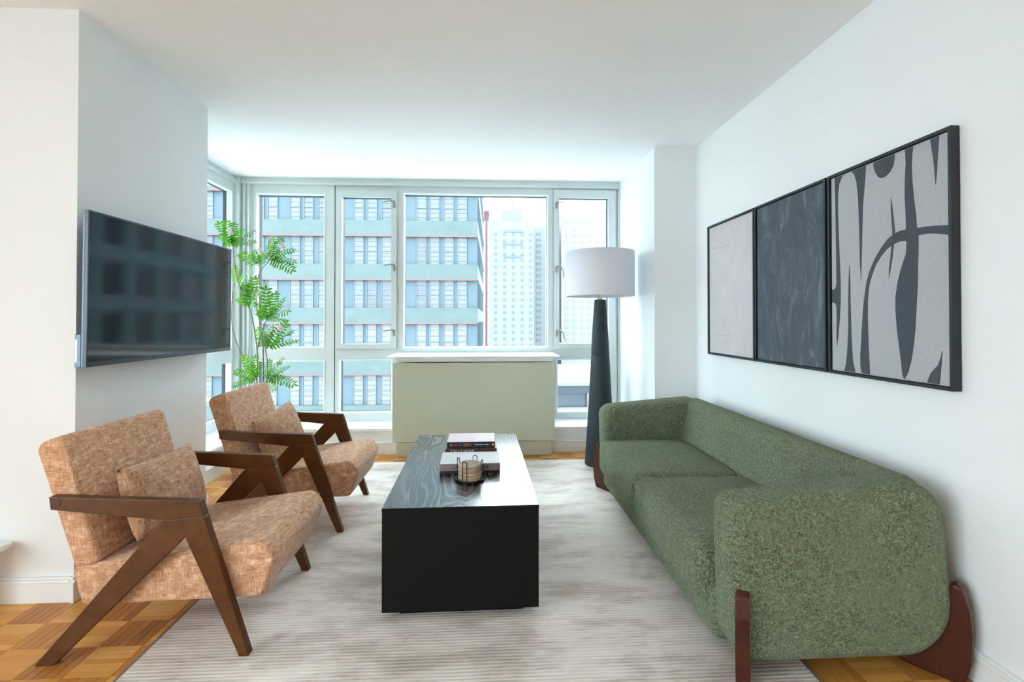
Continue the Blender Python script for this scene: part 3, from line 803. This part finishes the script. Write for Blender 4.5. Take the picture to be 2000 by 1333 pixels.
def crown(sx, sy):
    def f(c):
        k = (1 - min(1, abs(c.x) / (sx / 2)) ** 2.5) * (1 - min(1, abs(c.y) / (sy / 2)) ** 2.5)
        c.z += (0.018 * k) * (1 if c.z > 0 else 0)
        c.x -= 0.012 * (1 - min(1, abs(c.y) / (sy / 2)) ** 2) * (1 if c.x < -sx / 2 + 0.08 else 0)
        return c
    return f
for cy, sy in ((2.0885, 0.785), (2.8635, 0.765)):
    soft_box('seat_cushion', 0.595, sy - 0.002, 0.215, 0.055, 'green_boucle', so, (1.042 - SX, cy - SY, 0.278), fn=crown(0.595, sy))
leg_prof = [(-.020, 0.0), (-.004, .08), (.0, .17), (-.006, .245), (-.022, .305), (-.040, .325), (-.056, .31), (-.066, .25), (-.072, .16), (-.10, .105), (-.20, .078), (-.19, 0.0)]
def blade(cx, cy, dx, dy, z0):
    bm = bmesh.new(); th = 0.021; d = Vector((dx, dy, 0)).normalized(); nrm = Vector((-d.y, d.x, 0))
    pr = round_outline([(r_, zz if zz > 0 else z0) for r_, zz in leg_prof], 0.012, 3)
    a = [bm.verts.new(Vector((cx - SX, cy - SY, 0)) + d * r_ + nrm * th + Vector((0, 0, zz))) for r_, zz in pr]
    b_ = [bm.verts.new(Vector((cx - SX, cy - SY, 0)) + d * r_ - nrm * th + Vector((0, 0, zz))) for r_, zz in pr]
    n = len(pr); bm.faces.new(a); bm.faces.new(b_[::-1])
    for i in range(n): bm.faces.new((a[i], b_[i], b_[(i + 1) % n], a[(i + 1) % n]))
    ed = [e for e in bm.edges if len(e.link_faces) == 2 and any(len(f.verts) > 4 for f in e.link_faces)]
    bmesh.ops.bevel(bm, geom=ed, offset=0.009, segments=3, profile=0.5, affect='EDGES')
    link('leg', mesh_from(bm, 'leg'), 'cherry', so)
blade(0.795, 1.497, -.5, -.87, RZ); blade(0.772, 3.450, -.5, .87, RZ)
blade(1.560, 1.505, .6, -.8, 0.0); blade(1.560, 3.445, .6, .8, 0.0)

# ------------------------------------------------------------------ floor lamp
LX, LY = 0.925, 3.955
la = empty('floor_lamp', (LX, LY, RZ)); setp(la, 'floor lamp with white drum shade and tapered charcoal base', 'lamp')
lathe('base', [(0, 0), (0.122, 0), (0.126, 0.006), (0.112, 0.22), (0.097, 0.45), (0.0835, 0.68), (0.074, 0.872), (0.0715, 0.878), (0.0715, 0.884)], 'charcoal_plaster', la)
lathe('upper_base', [(0.0715, 0.884), (0.0735, 0.890), (0.066, 1.05), (0.0555, 1.2), (0.0465, 1.325), (0.0445, 1.333), (0, 1.333)], 'charcoal_plaster', la)
lathe('neck', [(0.020, 1.333), (0.020, 1.345), (0.010, 1.350), (0.010, 1.44), (0.014, 1.44), (0.014, 1.47), (0, 1.47)], 'brass', la, n=20)
lathe('bulb', [(0, 1.47), (0.013, 1.475), (0.02, 1.51), (0.03, 1.55), (0.022, 1.58), (0, 1.59)], 'white_sticker', la, n=20)
sh = lathe('shade', [(0.2755, 1.360), (0.2755, 1.722), (0.2735, 1.722), (0.2735, 1.360), (0.2755, 1.360)], 'linen_shade', la, n=72)
for z_ in (1.3605, 1.7155): lathe('shade_trim', [(0.2757, z_), (0.2767, z_ + 0.001), (0.2767, z_ + 0.005), (0.2757, z_ + 0.006)], 'linen_shade', sh, n=72)
bm = bmesh.new()
for a in range(3):
    a = R(120 * a); tube_into(bm, [(0.012 * math.cos(a), 0.012 * math.sin(a), 1.46), (0.1 * math.cos(a), 0.1 * math.sin(a), 1.66), (0.2725 * math.cos(a), 0.2725 * math.sin(a), 1.70)], 0.002, 6)
link('spider', mesh_from(bm, 'spider'), 'brass', sh)

# ------------------------------------------------------------------ television
tv = empty('television', (-1.635, 2.667, 0.985)); setp(tv, 'black flat screen television mounted on the white wall', 'television')
TW = 0.568; TH = 0.648
box('screen', -0.006, 0.0, -TW + 0.006, TW - 0.006, 0.020, TH - 0.006, 'tv_screen', tv)
boxes('bezel', [(-0.010, 0.0015, -TW, TW, 0.0, 0.020), (-0.010, 0.0015, -TW, TW, TH - 0.006, TH), (-0.010, 0.0015, -TW, -TW + 0.006, 0.020, TH - 0.006), (-0.010, 0.0015, TW - 0.006, TW, 0.020, TH - 0.006)], 'tv_bezel', tv)
box('back_shell', -0.020, -0.010, -TW, TW, 0.0, TH, 'tv_shell', tv, 0.002)
prism('rear_housing', [(-TW + 0.0, 0.0), (-TW + 0.0, 0.135), (-0.40, 0.145), (-0.30, 0.40), (0.30, 0.40), (0.40, 0.15), (TW - 0.05, 0.13), (TW - 0.05, 0.0)], 'x', -0.045, -0.020, 'tv_shell', tv, 0.002)
box('sticker', -0.043, -0.033, -TW - 0.0008, -TW - 0.0001, 0.02, 0.115, 'white_sticker', tv)
box('wall_bracket', -0.0945, -0.045, -0.20, 0.20, 0.15, 0.38, 'tv_bezel', tv, 0.003)
tv.rotation_euler = (0, R(0.4), 0)

# ------------------------------------------------------------------ pictures
def picture(label, y_far, canvas):
    e = empty('framed_picture', (XR - 0.003, y_far, 0.938)); setp(e, label, 'picture', 'three framed pictures over the sofa')
    W_, H_ = 0.603, 0.90; f = 0.012; x0, x1 = -0.032, 0.0
    box('frame_rail', x0, x1, -W_, 0, 0, f, 'black_frame', e, 0.001); box('frame_rail', x0, x1, -W_, 0, H_ - f, H_, 'black_frame', e, 0.001)
    box('frame_stile', x0, x1, -f, 0, f, H_ - f, 'black_frame', e, 0.001); box('frame_stile', x0, x1, -W_, -W_ + f, f, H_ - f, 'black_frame', e, 0.001)
    c = box('canvas', -0.022, -0.004, -W_ + f + 0.003, -f - 0.003, f + 0.003, H_ - f - 0.003, canvas, e)
    return e, c
e1, c1 = picture('black framed pale blank looking canvas beside the column', 3.405, 'pale_canvas')
for pts in ([(-0.02, 0.738), (-0.30, 0.728)], [(-0.33, 0.45), (-0.40, 0.25), (-0.50, 0.06)], [(-0.02, 0.14), (-0.31, 0.14), (-0.16, 0.25)]):
    tube('scratch_line', [(-0.0222, a, b) for a, b in pts], 0.0010, 'scratch_grey' if pts[0][1] > 0.7 else 'pale_canvas', c1, 6)
e2, c2 = picture('black framed dark slate brushstroke canvas between the two lighter pictures', 2.793, 'slate_canvas')
e3, c3 = picture('black framed grey canvas with dark curving organic shapes', 2.176, 'grey_canvas')
ART = {
'S1': [(0.063, 0.996), (0.367, 0.997), (0.358, 0.914), (0.337, 0.801), (0.328, 0.664), (0.32, 0.528), (0.313, 0.449), (0.305, 0.529), (0.303, 0.628), (0.298, 0.748), (0.292, 0.848), (0.278, 0.92), (0.258, 0.962), (0.23, 0.981), (0.188, 0.989), (0.142, 0.978), (0.108, 0.942), (0.097, 0.892), (0.095, 0.808), (0.1, 0.691), (0.11, 0.564), (0.117, 0.439), (0.115, 0.356), (0.105, 0.272), (0.087, 0.178), (0.073, 0.133), (0.07, 0.188), (0.073, 0.272), (0.072, 0.324), (0.063, 0.349), (0.045, 0.356), (0.01, 0.356), (0.008, 0.422), (0.047, 0.421), (0.063, 0.429), (0.073, 0.451), (0.072, 0.547), (0.07, 0.653), (0.067, 0.812), (0.063, 0.93)],
'S2': [(0.432, 0.991), (0.602, 0.994), (0.605, 0.967), (0.597, 0.937), (0.572, 0.912), (0.533, 0.898), (0.502, 0.896), (0.472, 0.907), (0.445, 0.934), (0.432, 0.963)],
'S3': [(0.68, 1.0), (0.743, 0.998), (0.735, 0.954), (0.73, 0.903), (0.733, 0.842), (0.743, 0.771), (0.755, 0.709), (0.763, 0.643), (0.815, 0.641), (0.883, 0.637), (0.972, 0.627), (0.973, 0.59), (0.908, 0.602), (0.842, 0.611), (0.773, 0.612), (0.772, 0.561), (0.768, 0.493), (0.765, 0.408), (0.755, 0.322), (0.747, 0.237), (0.735, 0.168), (0.715, 0.098), (0.692, 0.049), (0.665, 0.012), (0.65, 0.037), (0.64, 0.093), (0.625, 0.164), (0.61, 0.236), (0.602, 0.308), (0.603, 0.37), (0.62, 0.432), (0.65, 0.493), (0.682, 0.543), (0.688, 0.587), (0.685, 0.599), (0.638, 0.601), (0.583, 0.593), (0.533, 0.576), (0.492, 0.552), (0.448, 0.518), (0.412, 0.472), (0.387, 0.426), (0.375, 0.369), (0.372, 0.301), (0.373, 0.233), (0.377, 0.156), (0.382, 0.089), (0.388, 0.004), (0.315, 0.004), (0.303, 0.054), (0.303, 0.104), (0.312, 0.173), (0.322, 0.252), (0.33, 0.311), (0.342, 0.37), (0.362, 0.437), (0.388, 0.489), (0.44, 0.547), (0.492, 0.589), (0.543, 0.621), (0.592, 0.638), (0.64, 0.646), (0.685, 0.647), (0.683, 0.711), (0.678, 0.782), (0.68, 0.852), (0.687, 0.921), (0.685, 0.967)],
'S4': [(0.572, 0.799), (0.583, 0.762), (0.593, 0.706), (0.602, 0.65), (0.595, 0.62), (0.592, 0.588), (0.583, 0.543), (0.567, 0.49), (0.552, 0.448), (0.553, 0.482), (0.565, 0.537), (0.575, 0.59), (0.583, 0.639), (0.578, 0.69), (0.572, 0.746)],
'S5': [(0.857, 1.0), (0.915, 0.999), (0.912, 0.962), (0.903, 0.891), (0.897, 0.836), (0.89, 0.797), (0.885, 0.837), (0.877, 0.897), (0.863, 0.958)],
'S6': [(0.205, 0.533), (0.212, 0.454), (0.213, 0.353), (0.217, 0.252), (0.223, 0.151), (0.233, 0.071), (0.255, 0.003), (0.148, 0.003), (0.165, 0.047), (0.182, 0.129), (0.192, 0.231), (0.193, 0.333), (0.197, 0.436)],
'S7': [(0.923, 0.149), (0.918, 0.11), (0.91, 0.061), (0.903, 0.008), (0.825, 0.008), (0.832, 0.034), (0.85, 0.06), (0.875, 0.079), (0.895, 0.092), (0.912, 0.121)]}
for k, pts in enumerate(ART.values()):
    W_, H_ = 0.603, 0.90
    q = [(-min(max(u, 0.027), 0.972) * W_, min(max(v, 0.019), 0.981) * H_) for u, v in pts]
    bm = bmesh.new(); hx = -0.0222 - 0.0002 * k
    vs = [bm.verts.new((hx - 0.0006, a, b)) for a, b in q]; vb = [bm.verts.new((-0.0218, a, b)) for a, b in q]
    for tri in tessellate_polygon([[Vector((a, b, 0)) for a, b in q]]):
        try: bm.faces.new([vs[i] for i in tri])
        except ValueError: pass
    n = len(q)
    for i in range(n):
        try: bm.faces.new((vs[i], vs[(i + 1) % n], vb[(i + 1) % n], vb[i]))
        except ValueError: pass
    link('painted_shape', mesh_from(bm, 'painted_shape'), 'slate_paint', c3)

# ------------------------------------------------------------------ potted plant
random.seed(11)
BP = Vector((-1.777, 3.95, 0))
pl = empty('potted_plant', BP); setp(pl, 'tall slender plant with feathery green fronds in the bay corner', 'plant')
lathe('pot', [(0, 0), (0.10, 0), (0.125, 0.02), (0.14, 0.20), (0.142, 0.225), (0.13, 0.225), (0.126, 0.195), (0, 0.195)], 'pot_clay', pl)
lathe('soil', [(0.125, 0.197), (0.06, 0.204), (0, 0.206)], 'soil', pl)
STEMS = [[(-1.777, 3.95, 0.2), (-1.772, 3.93, 0.45), (-1.777, 3.92, 0.703), (-1.778, 3.92, 0.953), (-1.83, 3.92, 1.244), (-1.913, 3.92, 1.443), (-1.948, 3.92, 1.598), (-1.965, 3.92, 1.745)],
         [(-1.778, 3.92, 0.953), (-1.721, 3.903, 1.129), (-1.691, 3.887, 1.18)],
         [(-1.76, 3.95, 0.2), (-1.735, 3.93, 0.7), (-1.738, 3.93, 0.98), (-1.748, 3.92, 1.109), (-1.773, 3.932, 1.204), (-1.795, 3.944, 1.328), (-1.786, 3.956, 1.53), (-1.709, 3.968, 1.649)],
         [(-1.745, 3.95, 0.2), (-1.715, 3.93, 0.6), (-1.696, 3.92, 0.814), (-1.721, 3.93, 0.973), (-1.714, 3.94, 1.06)],
         [(-1.79, 3.96, 0.2), (-1.80, 3.98, 0.5), (-1.824, 3.98, 0.696), (-1.886, 3.96, 0.855), (-1.951, 3.94, 1.025), (-1.973, 3.92, 1.192), (-1.965, 3.92, 1.40)]]
for k, s in enumerate(STEMS):
    tube('stem', catmull([Vector(p) - BP for p in s], 6), 0.0075 if k == 0 else 0.006, 'stem_bark', pl, 8, 0.003)
def frond_mesh(seed):
    rnd = random.Random(seed); bm = bmesh.new(); n = 9
    curve = lambda t: Vector((0, t, 0.16 * t - 0.26 * t * t))
    tube_into(bm, [curve(i / 8) for i in range(9)], 0.009, 5, 0.004)
    def leaf(base, d, L, w):
        d = d.normalized(); up = Vector((0, 0, 1)); s = d.cross(up).normalized(); nn = s.cross(d)
        prof = ((0, 0.12), (0.25, 0.85), (0.55, 1.0), (0.85, 0.65), (1.0, 0.05)); rows = []
        for t, ww in prof:
            c = base + d * L * t - Vector((0, 0, 0.10 * L * t * t))
            rows.append((bm.verts.new(c - s * w * ww + nn * 0.18 * w), bm.verts.new(c), bm.verts.new(c + s * w * ww + nn * 0.18 * w)))
        for a, b_ in zip(rows, rows[1:]):
            bm.faces.new((a[0], a[1], b_[1], b_[0])); bm.faces.new((a[1], a[2], b_[2], b_[1]))
    for i in range(n):
        t = 0.14 + 0.82 * i / (n - 1); p = curve(t)
        L = 0.20 * (0.62 + 0.5 * math.sin(math.pi * (0.2 + 0.68 * t))) * rnd.uniform(.9, 1.1)
        for sx in (-1, 1):
            leaf(p, Vector((sx, 0.35 + rnd.uniform(-.08, .1), rnd.uniform(-.22, .14))), L, 0.037)
    leaf(curve(0.98), Vector((0, 1, -.2)), 0.15, 0.036)
    me = bpy.data.meshes.new('frond'); bm.to_mesh(me); bm.free(); me.materials.append(M['leaf_green'])
    for p in me.polygons: p.use_smooth = True
    return me
FM = [frond_mesh(s) for s in (1, 2, 3)]
CL = [((-1.965, 3.92, 1.753), [(-2.04, 3.857, 1.919), (-2.012, 3.825, 1.812), (-2.007, 3.895, 1.939), (-1.791, 3.837, 1.863), (-1.773, 3.816, 1.781), (-1.942, 3.896, 1.92), (-1.956, 4.02, 1.911), (-2.076, 3.992, 1.775)]),
      ((-1.71, 3.97, 1.653), [(-1.71, 4.034, 1.834), (-1.597, 3.903, 1.801), (-1.54, 3.979, 1.745), (-1.504, 3.916, 1.644), (-1.506, 3.891, 1.577), (-1.597, 3.875, 1.713), (-1.751, 3.901, 1.708)]),
      ((-1.77, 3.92, 1.599), [(-1.964, 4.023, 1.723), (-1.842, 3.999, 1.737), (-1.764, 3.994, 1.708)]),
      ((-1.917, 3.92, 1.447), [(-1.996, 3.992, 1.605), (-1.817, 3.846, 1.567), (-1.837, 3.874, 1.483), (-1.966, 3.95, 1.368), (-1.814, 3.976, 1.402)]),
      ((-1.833, 3.9, 1.271), [(-1.831, 3.985, 1.516), (-1.955, 3.991, 1.362), (-1.697, 3.801, 1.462), (-1.888, 3.925, 1.439), (-1.845, 3.941, 1.46)]),
      ((-1.684, 3.87, 1.176), [(-1.766, 3.871, 1.298), (-1.655, 3.793, 1.408), (-1.571, 3.864, 1.345), (-1.499, 3.771, 1.253), (-1.575, 3.974, 1.192), (-1.664, 3.958, 1.394), (-1.759, 3.881, 1.239), (-1.573, 3.822, 1.277)]),
      ((-1.722, 3.95, 0.952), [(-1.837, 4.048, 1.119), (-1.588, 3.967, 1.16), (-1.578, 4.042, 1.098), (-1.53, 4.034, 1.028), (-1.684, 3.952, 1.12), (-1.744, 3.929, 1.06)]),
      ((-1.777, 3.92, 0.715), [(-1.956, 3.944, 0.785), (-1.95, 3.903, 0.683), (-1.832, 3.839, 0.896), (-1.772, 3.873, 0.886), (-1.937, 3.995, 0.715), (-1.792, 3.81, 0.833)]),
      ((-1.713, 3.95, 0.719), [(-1.578, 3.841, 0.876), (-1.576, 3.98, 0.812), (-1.492, 3.897, 0.692), (-1.705, 3.958, 0.859), (-1.592, 3.943, 0.739), (-1.645, 3.912, 0.644)])]
for base, tips in CL:
    for tp in tips:
        a = Vector(base); d = Vector(tp) - a; L = d.length
        y = d.normalized(); ref = Vector((random.uniform(-.5, .5), -0.75, 0.65)); x = y.cross(ref).normalized(); zz = x.cross(y)
        m = Matrix((x, y, zz)).transposed().to_4x4()
        o = bpy.data.objects.new('frond', random.choice(FM)); col.objects.link(o); o.parent = pl
        o.matrix_local = Matrix.Translation(a - BP) @ m @ Matrix.Diagonal((max(L, .16), L, max(L, .16), 1))
bm = bmesh.new()
for k in range(5):
    a = 2 * math.pi * k / 5
    bmesh.ops.create_uvsphere(bm, u_segments=8, v_segments=6, radius=0.010, matrix=Matrix.Translation((0.013 * math.cos(a), 0.004 * (k % 2), 0.013 * math.sin(a))) @ Matrix.Diagonal((1, .6, 1, 1)))
bmesh.ops.create_uvsphere(bm, u_segments=8, v_segments=6, radius=0.007, matrix=Matrix.Translation((0, -0.006, 0)))
flm = mesh_from(bm, 'flower'); flm.materials.append(M['flower_white'])
for p in [(-1.962, 3.89, 1.863), (-1.576, 3.89, 1.747), (-1.738, 3.89, 1.714), (-1.744, 3.89, 1.386), (-1.6, 3.89, 1.121), (-1.822, 3.89, 0.857), (-1.618, 3.89, 0.836), (-1.667, 3.89, 1.358)]:
    for k in range(2):
        o = bpy.data.objects.new('flower', flm); col.objects.link(o); o.parent = pl
        o.location = Vector(p) - BP + Vector((random.uniform(-.02, .02), random.uniform(-.01, .01), random.uniform(-.015, .015)))
        o.rotation_euler = (random.uniform(-.5, .5), random.uniform(-1, 1), 0)

# ------------------------------------------------------------------ the city outside
struct(boxes('ground', [(-400, 400, 5.2, 600, -31, -30)], 'city_ground'), 'grey street level far below')
struct(boxes('ground_side', [(-400, 400, -300, 5.2, -31, -30)], 'city_ground'), 'grey street level far below')

# teal office block across the street
ob = empty('office_building', (-22, 40, -30)); setp(ob, 'teal banded office building with paired blue windows across the street', 'building')
OB = Vector((-22, 40, -30))
def off(b): return (b[0] - OB.x, b[1] - OB.x, b[2] - OB.y, b[3] - OB.y, b[4] - OB.z, b[5] - OB.z)
prism('body', [(-60 - OB.x, 0.18), (-0.72 - OB.x, 0.18), (-0.36 - OB.x, 30), (-60 - OB.x, 30)], 'z', 0, 62, 'facade_pier', ob)
reds = [-10.2, -6.9, -3.205] + [0.892 + 3.52 * k for k in range(6)]
for k, z_ in enumerate(reds):
    hgt = 1.25
    box('spandrel', *off((-60, -0.70, 39.86, 40.18, z_ + 0.05, z_ + hgt)), 'facade_teal', ob)
    box('red_band', *off((-60, -0.72, 39.84, 40.18, z_ - 0.06, z_ + 0.05)), 'facade_red', ob)
    prism('side_band', [(-0.70 - OB.x, -0.14), (-0.30 - OB.x, 30), (-0.40 - OB.x, 30), (-0.80 - OB.x, 0.0)], 'z', z_ + 0.05 + 30, z_ + hgt + 30, 'facade_teal', ob)
wm = {}
for hgt in (2.27, 2.85, 2.45):
    bm = bmesh.new(); wv = 0.80
    for b_ in ([(0, .05, 0, .1, 0, hgt), (wv - .05, wv, 0, .1, 0, hgt), (0, wv, 0, .1, 0, .06), (0, wv, 0, .1, hgt - .06, hgt), (0, wv, -.02, .1, hgt * .5 - .04, hgt * .5 + .04)] +
               [(.05, wv - .05, .03, .08, hgt * q / 6 - .02, hgt * q / 6 + .02) for q in (1, 2, 4, 5)]): bx(bm, *b_)
    me = mesh_from(bm, 'window'); me.materials.append(M['facade_frame'])
    bm = bmesh.new(); bx(bm, .05, wv - .05, .07, .09, .06, hgt - .06); mp = mesh_from(bm, 'pane')
    wm[hgt] = (me, mp)
pm = {}
for hgt, (me, mp) in wm.items():
    for nm in ('office_pane', 'office_pane_dim', 'office_pane_warm'):
        c = mp.copy(); c.materials.append(M[nm]); pm[(hgt, nm)] = c
bm = bmesh.new(); bx(bm, .10, .70, .02, .06, 0, 0.09); tubem = mesh_from(bm, 'ceiling_tube'); tubem.materials.append(M['lit_tube'])
random.seed(5)
for g in range(6):
    x0 = -5.648 - 5.02 * g
    for dx in (0, 1.047, 2.20, 3.273):
        for k, z_ in enumerate(reds[2:]):
            prev = reds[2:][k - 1] if k else -6.9
            top = z_ - 0.06; hgt = 2.27 if k > 1 else (2.85 if k == 1 else 2.45)
            o = bpy.data.objects.new('window', wm[hgt][0]); col.objects.link(o); o.parent = ob
            o.location = (x0 + dx - OB.x, -0.06 + 0.14, top - hgt - OB.z)
            nm = random.choice(['office_pane', 'office_pane', 'office_pane_dim']) if k > 0 else 'office_pane_warm'
            if k == 1 and random.random() < .4: nm = 'office_pane_warm'
            q = bpy.data.objects.new('pane', pm[(hgt, nm)]); col.objects.link(q); q.parent = o
            if random.random() < 0.16 and k in (1, 2, 3):
                tb = bpy.data.objects.new('ceiling_tube', tubem); col.objects.link(tb); tb.parent = o; tb.location = (0, 0, hgt * 0.42)
# far residential towers, distance haze put into their pale colours
def tower(name, label, x0, x1, y, z1, wall, depth, zb=-30):
    e = empty(name, ((x0 + x1) / 2, y, zb)); setp(e, label, 'building')
    box('body', x0 - e.location.x, x1 - e.location.x, 0, depth, 0, z1 - zb, wall, e); return e
def grid_windows(e, xs, zs, w_, h_, mat, recess=0.12):
    bm = bmesh.new(); bx(bm, -w_ / 2, w_ / 2, -recess, 0.0, -h_ / 2, h_ / 2)
    me = mesh_from(bm, 'window'); me.materials.append(M[mat])
    for x in xs:
        for z_ in zs:
            o = bpy.data.objects.new('window', me); col.objects.link(o); o.parent = e
            o.location = (x - e.location.x, 0, z_ - e.location.z)
SY2 = 200.0; s2 = 960 / SY2
fx = lambda px: (px - 949.7) / s2; fz = lambda py: 1.18 + (625.5 - py) / s2
t1 = tower('residential_tower', 'pale hazy residential tower with rows of small windows and rooftop block', fx(954), fx(1043), SY2, fz(432), 'far_haze_wall', 25)
box('rooftop_block', fx(980) - t1.location.x, fx(1022) - t1.location.x, 4, 18, fz(432) + 30, fz(405) + 30, 'far_haze_wall', t1)
box('rooftop_mast', fx(1003) - t1.location.x, fx(1006) - t1.location.x, 10, 10.6, fz(405) + 30, fz(380) + 30, 'far_window', t1)
grid_windows(t1, [fx(p) for p in (968, 985.5, 1002.6, 1020, 1036.7)], [fz(458 + 12.8 * i) for i in range(23)], 1.15, 1.25, 'far_window')
for py in (452, 477, 502):
    box('dark_band', fx(983) - t1.location.x, fx(1021) - t1.location.x, -0.25, 0, fz(py + 2) + 30, fz(py - 2) + 30, 'far_window', t1)
t2 = tower('slim_tower', 'slim pale tower standing just right of the hazy residential tower', fx(1049), fx(1078), SY2 + 20, fz(424), 'far_haze_wall', 20)
grid_windows(t2, [fx(1060) * 1.0, fx(1066)], [fz(440 + 12.8 * i) for i in range(23)], 0.7, 1.3, 'far_window')
SY2 = 220.0; s2 = 960 / SY2
t3 = tower('apartment_slab', 'pale pinkish apartment slab with a grid of windows behind the lamp', fx(1097), fx(1215), SY2, fz(405), 'far_haze_pink', 22)
grid_windows(t3, [fx(1107.8 + 15.3 * i) for i in range(7)], [fz(432 + 13.0 * i) for i in range(20)], 1.55, 1.45, 'far_pink_window')
# red party wall strip
pw = tower('red_party_wall', 'narrow tall pink red party wall between the office block and the towers', -0.17, 0.22, 75, 17.5, 'party_wall_red', 6)
boxes('coping', [(-0.42, 0.42, -0.1, 6.1, 47.5, 47.9)], 'party_wall_red', pw)
# low white roofed hall
lr = empty('low_hall', (16, 53, -30)); setp(lr, 'low hall with broad flat white roof and dark glazed front', 'building')
box('roof', -13, 4.5, 0, 22, 24.0, 24.35, 'roof_white', lr)
box('fascia', -13, 4.5, 0.1, 0.6, 23.2, 24.0, 'roof_fascia', lr)
box('glazing', -13, 4.5, 0.8, 21.5, 21.6, 23.2, 'roof_glazing', lr)
box('lower_wall', -13, 4.5, 0.3, 21.8, 0, 21.6, 'roof_white', lr)
for k in range(5): box('post', -12.6 + 3.8 * k, -12.35 + 3.8 * k, 0.15, 0.75, 21.6, 23.2, 'roof_white', lr)
# grid fronted block to the right (mirrored in the television)
gb = empty('grid_block', (22, 33, -30)); setp(gb, 'grey block with a grid of large dark windows round the corner', 'building')
box('body', 0, 16, -14, 24.0, 0, 62, 'grid_wall', gb)
bm = bmesh.new(); bx(bm, -0.02, 0.0, -1.0, 1.0, -1.05, 1.05); gm_ = mesh_from(bm, 'window'); gm_.materials.append(M['grid_window'])
bm = bmesh.new(); bx(bm, -0.30, 0.0, -14, 24.0, 0, 0.35); lm_ = mesh_from(bm, 'ledge'); lm_.materials.append(M['grid_wall'])
bm = bmesh.new(); bx(bm, -0.35, 0.0, -0.18, 0.18, 0, 62); rm_ = mesh_from(bm, 'rib'); rm_.materials.append(M['grid_wall'])
for j in range(12):
    o = bpy.data.objects.new('rib', rm_); col.objects.link(o); o.parent = gb; o.location = (0, -12.4 + 3.1 * j, 0)
for i in range(12):
    o = bpy.data.objects.new('ledge', lm_); col.objects.link(o); o.parent = gb; o.location = (0, 0, 14.6 + 3.4 * i)
    for j in range(11):
        o = bpy.data.objects.new('window', gm_); col.objects.link(o); o.parent = gb; o.location = (0, -10.85 + 3.1 * j, 16.6 + 3.4 * i)
